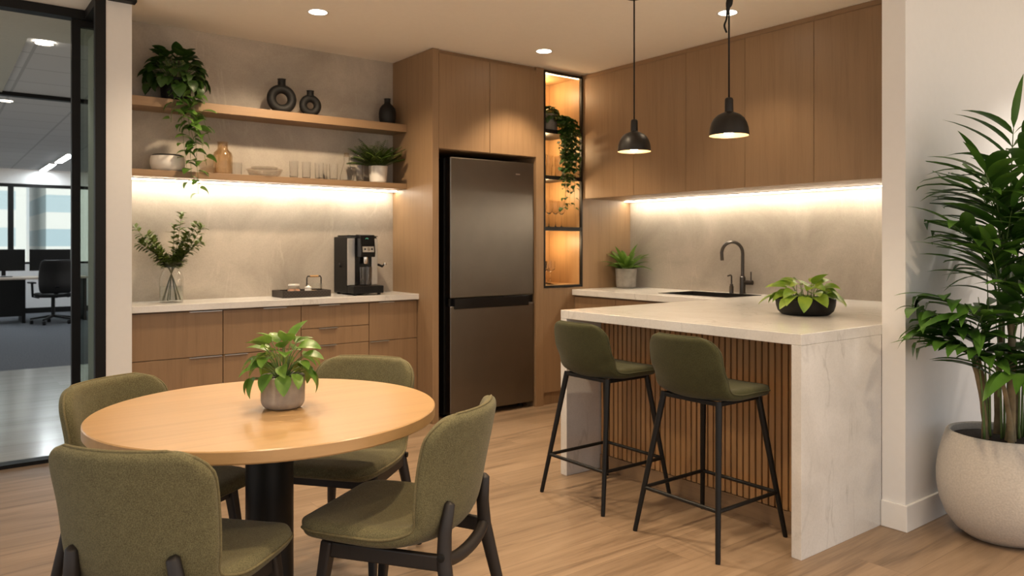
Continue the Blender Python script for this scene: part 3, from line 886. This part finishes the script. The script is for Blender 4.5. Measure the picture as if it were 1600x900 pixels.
def vine(lf, st, pts, L, rd, step=.03, Wr=.85):
    """leaves along a hanging strand"""
    pts = [Vector(p) for p in pts]
    sm = []
    n = len(pts)-1
    for k in range(n*6+1):
        sm.append(Vector(cr([tuple(p) for p in pts], k/(n*6))))
    st.tube(sm, .0013, 5)
    d = 0; nxt = step*.4; sgn = 1
    for a, b in zip(sm, sm[1:]):
        d += (b-a).length
        if d > nxt:
            nxt += step*rd.uniform(.7,1.35); sgn = -sgn
            az = rd.uniform(-.7,.7)+(0 if sgn > 0 else PI)
            dr = Vector((math.cos(az), math.sin(az)*.7-.35, rd.uniform(-.4,.25)))
            l = L*rd.uniform(.65,1.15)
            q = b+dr.normalized()*.012
            st.tube([b, q], .0009, 4)
            lf.leaf(q, dr, l, l*Wr, rd.uniform(.5,1.3), .25, 'heart', twist=rd.uniform(-.5,.5))

# table plant
t = thing('potted_plant', 'small leafy plant in a concrete pot on the round table', 'plant', (.925, 2.447, .74))
pot_cyl(t, .070, .071, .108, M['conc'], round_=.028)
leafy(t, 44, .088, .092, .012, .138, .072, .80, 'lf_pothos', 5, droop=(.4,1.0), el=(-55,55))

# bowl of lime leaves on the peninsula
t = thing('planted_bowl', 'low black bowl of lime green leaves on the peninsula top', 'plant', (3.625, 2.215, TZ1))
MB().lathe([(0,0),(.106,0),(.119,.004),(.137,.02),(.146,.048),(.149,.080),(.146,.084),(.141,.080),(.137,.062),(0,.062)], 48).build('bowl', M['blackm'], t, smooth=40)
MB().lathe([(0,.0625),(.135,.0625),(.133,.066),(0,.070)], 28).build('soil', M['soil'], t, smooth=True)
leafy(t, 36, .062, .135, .014, .105, .098, .70, 'lf_lime', 21, droop=(.5,1.2), out0=.05, el=(-25,45))

# strap leaved plant on the sink counter
t = thing('potted_plant', 'strap leaved green plant in a grey pot on the sink counter corner', 'plant', (4.66, 4.50, TZ1))
pot_cyl(t, .082, .090, .165, M['concd'], round_=.022)
rd = random.Random(8); lf = MB()
for k in range(34):
    f = k/34; az = k*2.39996; e = R(86-52*f+rd.uniform(-8,8))
    lf.leaf((math.cos(az)*.02, math.sin(az)*.02, .14), (math.cos(az)*math.cos(e), math.sin(az)*math.cos(e), math.sin(e)),
            rd.uniform(.19,.27), .050, rd.uniform(.5,1.3), .35, 'lance', n=8)
lf.build('foliage', M['lf_lance'], t, smooth=True)

# trailing plant on the upper shelf
t = thing('trailing_plant', 'dark trailing plant in a black pot spilling over the upper shelf', 'plant', (1.235, 5.095, 2.177))
pot_cyl(t, .085, .098, .14, M['blackm'], round_=.02)
rd = random.Random(31)
leafy(t, 110, .112, .165, -.015, .185, .082, .92, 'lf_dark', 32, droop=(.4,1.0), out0=.03, el=(-60,50))
lf = MB(); st = MB()
for (x0, x1, zl, L_) in ((.09,.17,.24,.075), (.05,.15,.40,.075), (.0,.08,.28,.075), (-.05,-.06,.15,.07), (.07,.10,.58,.07), (.03,.06,.50,.075), (.06,.09,.34,.08), (.0,.02,.18,.07), (-.02,.03,.42,.07)):
    vine(lf, st, [(x0*.5,-.05,.12), (x0,-.092,.125), (x0+.01,-.125,.02), (x0+(x1-x0)*.5,-.135,-zl*.45), (x1,-.132,-zl)], L_, rd, .048)
st.build('hanging_stems', M['stem'], t, smooth=True)
lf.build('hanging_vines', M['lf_vine'], t, smooth=True)

# fern on the lower shelf
t = thing('potted_fern', 'feathery fern in a white pot on the lower shelf', 'plant', (2.645, 5.085, 1.735))
pot_cyl(t, .062, .070, .125, M['white'], round_=.012)
rd = random.Random(4); lf = MB()
for k in range(44):
    az = k*2.39996; f = k/44; e = R(86-48*f+rd.uniform(-6,6)); Lf = rd.uniform(.17,.25)
    p = Vector((math.cos(az)*.02, math.sin(az)*.02, .108)); d = Vector((math.cos(az)*math.cos(e), math.sin(az)*math.cos(e), math.sin(e)))
    n = 16; sd = d.cross(Vector((0,0,1))).normalized(); pts = [p]
    lim = PI*.5
    for i in range(n):
        d = (Matrix.Rotation(-rd.uniform(.025,.06), 3, sd) @ d).normalized(); p = p+d*Lf/n; pts.append(p)
        p = Vector((p.x, min(p.y, .120), p.z)); p = Vector((min(p.x, .175), p.y, p.z)); pts[-1] = p
        if i > 2:
            w = .044*math.sin(PI*(i+1)/(n+1.5))+.010
            if p.x > .15 or p.y > .10: w *= .6
            for sg in (-1, 1):
                lf.leaf(p, sd*sg+d*.55, w, .0165, .5, .2, 'oval', n=3)
    lf.tube(pts, .0012, 4)
lf.build('fronds', M['lf_fern'], t, smooth=True)

# trailing plant in the display cabinet
t = thing('trailing_plant', 'trailing green plant in a grey pot on the top shelf of the display cabinet', 'plant', (4.012, YF+.125, 2.198))
pot_cyl(t, .082, .088, .14, M['concd'], round_=.02)
rd = random.Random(12)
leafy(t, 170, .112, .092, -.02, .080, .040, .95, 'lf_dark', 13, droop=(.6,1.3), out0=.02, el=(-60,50))
lf = MB(); st = MB()
for k in range(36):
    x0 = .015+.165*rd.random(); zl = rd.choice([.22,.30,.36,.40,.46,.30,.52,.62])
    vine(lf, st, [(x0*.4,-.03,.12), (x0*.9,-.110,.11), (x0,-.158,-.01), (x0+rd.uniform(-.02,.03),-.163,-zl*.5), (x0+rd.uniform(-.03,.03),-.160,-zl)], .040, rd, .021, .98)
st.build('hanging_stems', M['stem'], t, smooth=True)
lf.build('hanging_vines', M['lf_dark'], t, smooth=True)

# branches in the glass vase
t = thing('branch_vase', 'clear glass vase of leafy branches on the stone counter', 'vase', (1.19, 5.02, .920))
MB().lathe([(0,.006),(.066,.006),(.069,.014),(.069,.15),(.058,.185),(.047,.205),(.047,.225),(.053,.25)], 36).build('vase_glass', M['glass'], t, smooth=50)
MB().lathe([(0,0),(.066,0),(.069,.005),(.066,.006),(0,.006)], 36).build('vase_base', M['glass'], t, smooth=50)
MB().lathe([(.0,.012),(.066,.012),(.067,.10),(0,.10)], 32).build('water', M['water'], t, smooth=40)
rd = random.Random(17); st = MB(); lf = MB()
tips = [(-.20,-.03,.45),(-.17,.0,.36),(.06,.0,.54),(.17,-.03,.46),(.17,.02,.37),(.01,-.03,.46),(-.10,.03,.38),(.10,.05,.40),(-.14,-.05,.41),(.13,-.05,.48),(.08,-.04,.42)]
for (x, y, z) in tips:
    az = rd.uniform(0, 2*PI)
    bx, by = -x*.28, -y*.3+.02*math.sin(az)
    P_ = [(bx, by, .014), (0+x*.03, y*.05, .19), (x*.35, y*.5, .27), (x, y, z)]
    pts = [Vector(cr(P_, k/22)) for k in range(23)]
    st.tube(pts, [.0036-.0026*k/22 for k in range(23)], 6)
    for k in range(9, 23):
        dv = (pts[k]-pts[k-1]).normalized()
        for q in range(7):
            a = rd.uniform(0, 2*PI); o = dv.orthogonal(); o.rotate(Matrix.Rotation(a, 3, dv))
            l = rd.uniform(.034,.056)
            lf.leaf(pts[k]+dv*rd.uniform(0,.012), o+dv*rd.uniform(.5,1.3), l, l*.42, .35, .2, 'oval', n=3)
st.build('stems', M['twig'], t, smooth=True)
lf.build('foliage', M['lf_branch'], t, smooth=True)

# tall palm by the white wall
PXY = cw(2.150, 3.33)
t = thing('potted_palm', 'tall palm in a large rounded pale stone planter by the white wall', 'plant', (*PXY, 0))
pr_ = [(r*.93, z*.97) for r, z in [(0,0),(.13,0),(.155,.004),(.20,.035),(.238,.085),(.264,.15),(.276,.22),(.277,.28),(.268,.35),(.252,.41),(.236,.458),(.230,.468),(.222,.470),(.214,.464),(.214,.44),(.225,.40),(0,.40)]]
MB().lathe(pr_, 64).build('planter', M['concp'], t, smooth=50)
MB().lathe([(0,.389),(.203,.389),(.198,.423),(.14,.432),(0,.436)], 40).build('soil', M['soil'], t, smooth=True)
rd = random.Random(77)
vr = (math.sin(R(52.53)), -math.cos(R(52.53)))   # across the view
vf = (math.cos(R(52.53)), math.sin(R(52.53)))
def rel(a, b, z): return Vector((vr[0]*a+vf[0]*b, vr[1]*a+vf[1]*b, z))
WALLY = 1.607-PXY[1]
def keep(p):
    p = Vector(p)
    if p.y > WALLY-.03: p.y = WALLY-.03
    return p
lf = MB(); st = MB()
canes = [(-.05,.03,-.10,1.03,.016),(-.005,-.06,.0,1.25,.019),(.055,.0,.02,1.48,.018),(.09,-.05,.12,1.38,.015),(.02,.07,.06,1.56,.015),(-.09,-.02,-.14,.95,.013),(.13,.04,.24,1.2,.013),(-.03,-.10,-.07,.85,.012)]
fronds = []
for (a, b, a1, ztop, r) in canes:
    zs = .43; zh = .444+(ztop-.444)*.62
    pts = []
    for k in range(9):
        u = k/8; pts.append(rel(a+(a1-a)*u*u, b+rd.uniform(-.004,.004), zs+(zh-zs)*u))
    MB().tube(pts, [r*(1.25 if k == 0 else 1-.035*k) for k in range(9)], 10).build('cane', M['cane'], t, smooth=50)
    top = pts[-1]
    nf = 3
    for q in range(nf):
        az = q*2.4+rd.uniform(-.5,.5)+a*9
        fronds.append((top, az, ztop+rd.uniform(-.12,.10), rd.uniform(.14,.34), rd.uniform(.85,1.1)))
# extra fronds that make the outline: (start a, b, z, tip a, b, z)
extra = [(-.06,0,.85,-.30,-.05,1.05),(-.06,0,.75,-.24,-.06,.92),(-.02,0,1.0,-.22,-.02,1.36),(.0,0,1.1,-.12,-.06,1.60),(.03,.0,1.2,.02,-.04,1.78),(.06,.0,1.1,.10,-.05,1.72),(-.04,-.05,.9,-.15,-.16,1.25),
         (.1,0,.8,.30,-.04,1.20),(.05,-.03,.8,.20,-.18,1.05),(.0,-.06,.8,.02,-.22,1.12),(-.05,-.05,.62,-.12,-.16,.80),(.08,-.06,.62,.18,-.18,.86),(.0,0,1.0,-.04,-.12,1.42),(.1,0,1.1,.24,-.05,1.55)]
def frond(pts, L, n=9):
    m = len(pts)
    for k in range(m):
        u = k/(m-1)
        if u < .30 or k % 2: continue
        d = (pts[min(k+1,m-1)]-pts[max(k-1,0)]).normalized()
        sd = d.cross(Vector((0,0,1)))
        if sd.length < .15: sd = Vector(rel(1, 0, 0))
        sd.normalize()
        for sg in (-1, 1):
            l = L*(.62+.55*math.sin(PI*min(1,(u-.25)/.8)))*rd.uniform(.85,1.1)
            dr = sd*sg*.9+d*(.55+.5*u)+Vector((0,0,.18))
            base = pts[k]
            lf2 = MB().leaf(base, dr, l, .058*rd.uniform(.85,1.15), rd.uniform(.5,1.15), .22, 'lance', n=7, twist=rd.uniform(-.3,.3))
            lf.add([keep(v) for v in lf2.v], lf2.f)
    lf2 = MB().leaf(pts[-1], (pts[-1]-pts[-2]), L*.8, .032, .5, .2, 'lance', n=6)
    lf.add([keep(v) for v in lf2.v], lf2.f)
def stalk(p0, p3):
    p0 = Vector(p0); p3 = keep(p3)
    h = (p3.z-p0.z)
    p1 = p0+Vector((0,0,h*.55))+(p3-p0)*.08
    pts = []
    for k in range(18):
        u = k/17
        pts.append(keep(p0*(1-u)**2+p1*2*u*(1-u)+p3*u*u))
    st.tube(pts, [.0055-.0038*k/17 for k in range(18)], 6)
    return pts
for (top, az, z1, reach, s) in fronds:
    e = top+Vector((math.cos(az)*reach, math.sin(az)*reach, 0)); e.z = z1+rd.uniform(-.05,.1)
    frond(stalk(top, e), .29*s)
for (a, b, z, a1, b1, z1) in extra:
    frond(stalk(rel(a, b, z), rel(a1, b1, z1)), .30)
for k in range(9):
    a = -.10+.025*k; stalk(rel(a, -.03+.02*(k % 3), .43), rel(a*1.5-.02, -.04, .95+.1*(k % 3)))
st.build('stalks', M['stem'], t, smooth=True)
lf.build('fronds', M['lf_palm'], t, smooth=True)

# ------------------------------------------------------------------ things on the open shelves
def ring_vase(x, y, z, r, tr, neck_r, neck_h, label):
    t = thing('ring_vase', label, 'vase', (x, y, z), R(-8), 'black ring vases')
    mb = MB(); n, m = 48, 18; hole = r-2*tr
    vs = []; fs = []
    for i in range(n):
        a = 2*PI*i/n
        for j in range(m):
            b = 2*PI*j/m
            rr = (r-tr)+tr*math.cos(b)
            vs.append((rr*math.cos(a), tr*.92*math.sin(b), max(.0, rr*math.sin(a)*1.0+r-.003)))
    for i in range(n):
        for j in range(m):
            fs.append((i*m+j, ((i+1) % n)*m+j, ((i+1) % n)*m+(j+1) % m, i*m+(j+1) % m))
    mb.add(vs, fs)
    mb.build('ring_body', M['blackm'], t, smooth=60)
    MB().lathe([(neck_r*1.25, 2*r-.018),(neck_r, 2*r-.004),(neck_r, 2*r+neck_h-.006),(neck_r*1.12, 2*r+neck_h),(neck_r*.8, 2*r+neck_h),(neck_r*.75, 2*r),(0,2*r-.01)], 28).build('neck', M['blackm'], t, smooth=50)
    return t
ring_vase(1.915, 5.09, 2.177, .100, .031, .026, .034, 'larger black ring shaped vase with a round hole on the upper shelf')
ring_vase(2.118, 5.085, 2.177, .077, .027, .024, .024, 'smaller black ring shaped vase with a round hole on the upper shelf')
t = thing('bottle_vase', 'slim black bottle vase at the right end of the upper shelf', 'vase', (2.725, 5.09, 2.177))
MB().lathe([(0,0),(.048,0),(.056,.008),(.063,.05),(.064,.085),(.058,.118),(.042,.142),(.027,.154),(.023,.162),(.023,.19),(.026,.194),(.018,.194),(.017,.16),(0,.15)], 36).build('vase_body', M['blackm'], t, smooth=50)
t = thing('serving_bowl', 'off white rounded bowl with a dark rim on the lower shelf', 'bowl', (1.185, 5.09, 1.735))
MB().lathe([(0,0),(.075,0),(.084,.004),(.096,.020),(.102,.045),(.101,.075),(.096,.094),(.090,.094),(.094,.07),(.085,.03),(0,.015)], 44).build('bowl_body', M['white'], t, smooth=45)
MB().lathe([(.0,.0885),(.088,.0885),(.090,.101),(.084,.104),(0,.102)], 40).build('dark_lid', M['blackm'], t, smooth=45)
t = thing('glass_jug', 'amber glass bottle jug on the lower shelf', 'jug', (1.520, 5.085, 1.735))
MB().lathe([(0,0),(.056,0),(.060,.006),(.061,.12),(.055,.142),(.036,.160),(.032,.170),(.032,.208),(.036,.212),(.0335,.212)], 40).build('jug_body', M['amber'], t, smooth=50)
MB().lathe([(.0335,.211),(.030,.207),(.030,.168),(.052,.140),(.058,.118),(.057,.010),(0,.006)], 40).build('inner_wall', M['amber'], t, smooth=50)
t = thing('glass_mug', 'small clear glass mug beside the amber jug', 'mug', (1.612, 5.09, 1.735))
MB().lathe([(0,0),(.028,0),(.031,.004),(.032,.085),(.030,.085),(.028,.006),(0,.006)], 28).build('mug_body', M['ware'], t, smooth=50)
MB().tube([(.030+.024*math.sin(a), 0, .045+.026*math.cos(a)) for a in [PI*k/10 for k in range(11)]], .004, 8).build('handle', M['glass'], t, smooth=True)
t = thing('glass_dish', 'shallow smoked glass dish on the lower shelf', 'dish', (1.795, 5.085, 1.735))
MB().lathe([(0,0),(.085,0),(.100,.010),(.117,.042),(.119,.050),(.115,.050),(.096,.014),(.083,.006),(0,.006)], 44).build('dish_body', M['smoke'], t, smooth=50)
MB().lathe([(0,.0505),(.060,.0505),(.082,.052),(.088,.064),(.060,.066),(0,.066)], 36).build('upper_dish', M['smoke'], t, smooth=50)
tum = thing('tumbler', 'clear glass tumbler nearest the smoked dish on the lower shelf', 'glass', (1.995, 5.075, 1.735), 0, 'tumblers on the lower shelf')
MB().lathe([(0,0),(.024,0),(.027,.004),(.030,.118),(.0285,.118),(.0255,.012),(0,.010)], 28).build('glass_body', M['ware'], tum, smooth=50)
for x, y, lab in ((2.085,5.075,'second clear glass tumbler from the smoked dish'), (2.177,5.07,'third clear glass tumbler from the smoked dish'),
                  (2.285,5.07,'clear glass tumbler standing just left of the glass carafe'), (2.235,5.14,'clear glass tumbler half hidden at the back of the row'),
                  (2.470,5.03,'clear glass tumbler standing right of the carafe, before the fern')):
    dup(tum, (x, y, 1.735), 0, lab)
t = thing('glass_carafe', 'clear glass carafe with a narrow neck beside the fern', 'carafe', (2.400, 5.10, 1.735))
MB().lathe([(0,0),(.046,0),(.049,.006),(.046,.04),(.030,.10),(.020,.135),(.019,.165),(.026,.19),(.0245,.19),(.0175,.165),(.0185,.135),(.0285,.10),(.0445,.04),(.045,.010),(0,.010)], 32).build('carafe_body', M['ware'], t, smooth=50)
MB().lathe([(0,.180),(.017,.180),(.019,.196),(.017,.206),(0,.206)], 20).build('stopper', M['amber'], t, smooth=40)

# ------------------------------------------------------------------ glasses in the display cabinet
gl = thing('beer_glass', 'tall clear glass at the left of the second cabinet shelf, below the plant', 'glass', (3.935, YF+.10, SHZ[1]+.018), 0, 'glasses on the second cabinet shelf')
MB().lathe([(0,0),(.028,0),(.031,.004),(.033,.085),(.041,.10),(.042,.175),(.0405,.175),(.039,.102),(.031,.088),(.029,.008),(0,.008)], 28).build('glass_body', M['ware'], gl, smooth=50)
dup(gl, (4.025, YF+.13, SHZ[1]+.018), 0, 'tall clear glass second from the left on the second cabinet shelf')
dup(gl, (4.125, YF+.11, SHZ[1]+.018), 0, 'tall clear glass behind the hanging vines on the second cabinet shelf')
dup(gl, (3.985, YF+.27, SHZ[1]+.018), 0, 'tall clear glass at the back of the second cabinet shelf')
wg = thing('wine_glass', 'stemmed wine glass at the front left of the third cabinet shelf', 'glass', (3.925, YF+.085, SHZ[0]+.018), 0, 'wine glasses on the third cabinet shelf')
MB().lathe([(0,0),(.030,0),(.031,.002),(.008,.006),(.0035,.014),(.0032,.095),(.008,.105),(.026,.125),(.034,.150),(.034,.175),(.029,.215),(.0278,.215),(.0325,.175),(.0325,.152),(.025,.128),(.006,.109),(0,.108)], 28).build('glass_body', M['ware'], wg, smooth=55)
for x, y, lab in ((3.995,.085,'second stemmed wine glass along the front of the third cabinet shelf'), (4.065,.085,'third stemmed wine glass along the front of the third cabinet shelf'),
                  (4.135,.090,'stemmed wine glass at the right of the third cabinet shelf'), (3.96,.23,'stemmed wine glass behind the first pair on the third cabinet shelf'),
                  (4.035,.24,'stemmed wine glass in the middle of the back row on the third cabinet shelf')):
    dup(wg, (x, YF+y, SHZ[0]+.018), 0, lab)
cg = thing('stem_glass', 'short stemmed clear glass at the front left of the cabinet floor', 'glass', (3.925, YF+.085, .955), 0, 'stem glasses on the cabinet floor')
MB().lathe([(0,0),(.032,0),(.033,.002),(.008,.006),(.004,.012),(.004,.100),(.010,.108),(.036,.120),(.040,.130),(.040,.190),(.0387,.190),(.0385,.132),(.034,.123),(.007,.112),(0,.111)], 28).build('glass_body', M['ware'], cg, smooth=55)
for x, y, lab in ((4.012,.09,'short stemmed clear glass second along the cabinet floor'), (3.965,.20,'short stemmed clear glass behind the first two on the cabinet floor'),
                  (4.085,.22,'short stemmed clear glass at the right on the cabinet floor')):
    dup(cg, (x, YF+y, .955), 0, lab)

# ------------------------------------------------------------------ coffee machine and tray
t = thing('coffee_machine', 'black and steel coffee machine at the right of the stone counter', 'coffee machine', (2.350, 4.955, .920))
Wm, Dm, Hm = .235, .255, .415
B((0, .035, .012), (Wm, Dm, Hm)).build('body', M['black'], t, bevel=.006)
B((.001, .022, .07), (.056, .034, Hm-.012)).build('front_panel', M['steel_l'], t, bevel=.002)
B((Wm-.046, .022, .07), (Wm-.001, .034, Hm-.012)).build('front_panel', M['steel_l'], t, bevel=.002)
B((.057, .0245, .07), (Wm-.047, .034, Hm-.06)).build('recess', M['blackg'], t)
hd = MB()
hd.add([(.066,-.052,.270),(.178,-.052,.270),(.178,.033,.270),(.066,.033,.270),(.066,-.040,.428),(.178,-.040,.428),(.178,.033,.432),(.066,.033,.432),(.066,-.058,.30),(.178,-.058,.30)],
       [(0,3,2,1),(4,5,6,7),(8,9,5,4),(0,1,9,8),(1,2,6,5,9),(3,0,8,4,7),(2,3,7,6)])
h = hd.build('head', M['blackg'], t, bevel=.004)
sc_ = B((.078, -.004, 0), (.166, 0, .06)).build('display', M['blackg'], h, loc=(0,-.0495,.355), rot=(R(-8),0,0))
B((.078, -.003, 0), (.166, .001, .040)).build('button_panel', M['steel_l'], h, loc=(0,-.056,.305), rot=(R(-8),0,0))
MB().lathe([(0,0),(.013,0),(.013,.004),(0,.004)], 20).build('dial', M['chrome'], h, loc=(.122,-.057,.326), rot=(R(82),0,0))
for k in (-1, 1): MB().lathe([(0,0),(.007,0),(.007,.003),(0,.003)], 14).build('button', M['black'], h, loc=(.122+.027*k,-.057,.326), rot=(R(82),0,0))
MB().tube([(.108+.012*math.cos(a), -.0605-.012*math.sin(a)*.139, .392+.012*math.sin(a)) for a in [R(30+120*k/8) for k in range(9)]], .0013, 5).build('display_mark', glow('display_green', (.25,.8,.45), .5), h)
MB().lathe([(0,0),(.012,0),(.016,.012),(.016,.05),(0,.05)], 18).build('spout', M['chrome'], t, loc=(.122,-.012,.222), smooth=40)
tr = B((.004, -.065, .014), (Wm+.004, .034, .066)).build('drip_tray', M['black'], t, bevel=.004)
B((.03,-.055,.0663),(Wm-.02,.022,.069)).build('drip_grid', M['gun'], tr)
MB().lathe([(0,0),(.040,0),(.044,.004),(.047,.13),(.045,.13),(.042,.006),(0,.006)], 30).build('water_jug', M['smoke'], t, loc=(.122,-.012,.0695), smooth=50)
B((.02, .07, Hm+.0005), (.14, Dm-.02, Hm+.012)).build('bean_lid', M['blackg'], t, bevel=.003)
B((.179, .03, Hm+.0005), (Wm+.004, .12, Hm+.006)).build('cup_plate', M['black'], t)
ar = MB().tube([(Wm, .06, .215),(Wm+.02,.045,.212),(Wm+.042,.03,.200),(Wm+.052,.02,.214)], [.008,.009,.010,.006], 10).build('steam_arm', M['black'], t, smooth=50)
MB().lathe([(0,-.011),(.008,-.008),(.011,0),(.008,.008),(0,.011)], 14, (Wm+.056,.016,.216)).build('knob', M['chrome'], ar, smooth=True)
MB().tube([(0,.13,.20),(-.012,.13,.20),(-.012,.13,.225)], .006, 8).build('side_catch', M['black'], t, smooth=True)
for sx in (.025, Wm-.025):
    for sy in (-.045, Dm-.03): MB().lathe([(0,0),(.012,0),(.012,.0135),(0,.0135)], 14, (sx, sy, 0)).build('foot', M['black'], t)

t = thing('serving_tray', 'dark woven tray with low sides beside the coffee machine', 'tray', (1.875, 4.955, .920))
TW, TD = .335, .20
def weave():
    m, nt, b = new_mat('dark_weave')
    tc = N(nt, 'ShaderNodeTexCoord'); wv = N(nt, 'ShaderNodeTexChecker', Scale=90.0)
    nt.links.new(tc.outputs['Object'], wv.inputs['Vector'])
    wv.inputs['Color1'].default_value = (.035,.024,.016,1); wv.inputs['Color2'].default_value = (.014,.010,.008,1)
    nt.links.new(wv.outputs['Color'], b.inputs['Base Color']); b.inputs['Roughness'].default_value = .6
    return m
wv_ = weave()
B((.004, .004, .004), (TW-.004, TD-.004, .010)).build('tray_floor', wv_, t)
MB().plate([-.004, .006, TW-.006, TW+.004], [-.004, .006, TD-.006, TD+.004], 0, .046, empty={(1,1)}).build('tray_rim', wv_, t, bevel=.003)
t = thing('sugar_jar', 'short glass jar of wrapped sweets with a white lid on the tray', 'jar', (1.985, 5.05, .931))
MB().lathe([(0,0),(.040,0),(.044,.006),(.044,.045),(.036,.058),(.036,.064),(.034,.064)], 28).build('jar_body', M['glass'], t, smooth=50)
MB().lathe([(0,.003),(.040,.003),(.041,.036),(.03,.044),(0,.046)], 24).build('sweets', plain('sweet_wrappers', (.55,.28,.17), .5, var=.55, scale=60), t, smooth=True)
MB().lathe([(0,.0645),(.038,.0645),(.039,.067),(.037,.076),(0,.078)], 28).build('lid', M['white'], t, smooth=40)
t = thing('milk_pot', 'tiny white lidded pot in the middle of the tray', 'pot', (2.075, 5.02, .931))
MB().lathe([(0,0),(.020,0),(.023,.006),(.023,.040),(.019,.046),(0,.046)], 24).build('pot_body', M['white'], t, smooth=45)
MB().lathe([(0,.0465),(.024,.0465),(.024,.054),(.010,.060),(.007,.068),(0,.070)], 24).build('lid', M['white'], t, smooth=45)
t = thing('handled_jar', 'square glass jar with a dark hoop handle on the tray', 'jar', (2.135, 5.06, .931))
MB().plate([-.050,-.047,.047,.050], [-.035,-.032,.032,.035], .003, .075, empty={(1,1)}).build('jar_body', M['glass'], t)
B((-.050,-.035,0), (.050,.035,.003)).build('jar_base', M['glass'], t)
MB().lathe([(0,.0035),(.028,.0035),(.028,.022),(.02,.03),(0,.03)], 20).build('sugar_sticks', plain('kraft_paper', (.46,.30,.17), .7, var=.4, scale=70), t, smooth=True)
MB().tube([(-.053,0,.030),(-.052,0,.115),(-.047,0,.127),(.047,0,.127),(.052,0,.115),(.053,0,.030)], .0045, 8).build('hoop_handle', M['black'], t, smooth=50)
MB().tube([(-.030,0,.127),(.030,0,.127)], .0075, 10).build('grip', M['table'], t, smooth=50)

# ------------------------------------------------------------------ office beyond the glass
t = thing('office_desk', 'long pale office desk with a dark privacy panel beyond the glass', 'desk', (-.3, 14.62, 0))
B((-2.2, 0, .715), (2.45, .80, .745)).build('desktop', plain('pale_laminate', (.50,.42,.34), .5), t, bevel=.003)
B((-2.2, .03, .12), (1.54, .06, .714)).build('privacy_panel', M['black'], t)
for x in (-2.15, 1.50, 2.38): B((x, .08, 0), (x+.05, .72, .714)).build('leg', M['black'], t)
def monitor(x, y, label):
    t = thing('monitor', label, 'monitor', (x, y, .745), 0, 'office monitors')
    B((-.30, -.02, .10), (.30, .012, .46)).build('screen', M['black'], t, bevel=.006)
    B((-.03, .013, .02), (.03, .035, .25)).build('stand', M['bmetal'], t)
    B((-.12, -.08, 0), (.12, .10, .012)).build('base', M['bmetal'], t, bevel=.003)
monitor(.98, 15.14, 'dark office monitor at the left edge, standing on the pale desk')
monitor(1.63, 15.0, 'dark office monitor behind the office chair')
t = thing('office_chair', 'black mesh office chair on castors beyond the glass', 'chair', (1.60, 14.36, 0), R(6))
MB().tube([(0,0,.12),(0,0,.42)], .028, 12).build('column', M['black'], t, smooth=50)
for k in range(5):
    a = 2*PI*k/5+.3
    g = MB().beam((0,0,.13), (.32*math.cos(a), .32*math.sin(a), .085), .05, .04, .032, .025, side=(-math.sin(a), math.cos(a), 0)).build('leg', M['black'], t, bevel=.006)
    MB().tube([(.30*math.cos(a)-.02, .30*math.sin(a), .032),(.30*math.cos(a)+.02, .30*math.sin(a), .032)], .032, 14).build('castor', M['black'], g, smooth=50)
mb, rim = shell([(.24,.43,.22,0,0,.05),(.2,.47,.24,0,0,.06),(0,.46,.25,0,.01,.07),(-.22,.46,.24,0,.01,.06)], .06, .05, 12, 14)
mb.build('seat', M['black'], t, smooth=True)
mb, rim = shell([(-.22,.50,.22,.05,0,.04),(-.25,.62,.245,.06,0,.045),(-.25,.82,.245,.06,0,.04),(-.28,1.04,.225,.05,0,.035)], .05, .06, 12, 16)
mb.build('backrest', M['bmetal'], t, smooth=True)
MB().beam((0,-.14,.43), (0,-.27,.62), .06, .03).build('back_bracket', M['black'], t)
for sx in (-1, 1):
    a = MB().tube([(sx*.2,-.02,.43),(sx*.29,-.02,.45),(sx*.30,-.02,.66)], .018, 10).build('armrest', M['black'], t, smooth=50)
    B((sx*.30-.04, -.13, .66), (sx*.30+.04, .13, .685)).build('arm_pad', M['black'], a, bevel=.008)
for k, (x, y) in enumerate(((1.70, 16.0), (1.74, 14.2), (-2.2, 12.9), (-2.2, 11.0), (3.4, 12.0), (-1.2, 15.0))):  # those after the first pair are unseen, added to brighten the office
    t = thing('linear_light', ['far white linear ceiling light in the office', 'nearer white linear ceiling light in the office'][k] if k < 2 else 'added white linear ceiling light out of view, brightening the office', 'light', (x, y, CEIL+.011), 0, 'linear office lights')
    B((-.06, -.72, -.018), (.06, .72, -.0005)).build('housing', M['trim'], t)
    B((-.05, -.71, -.022), (.05, .71, -.0185)).build('diffuser', M['coolled'], t)
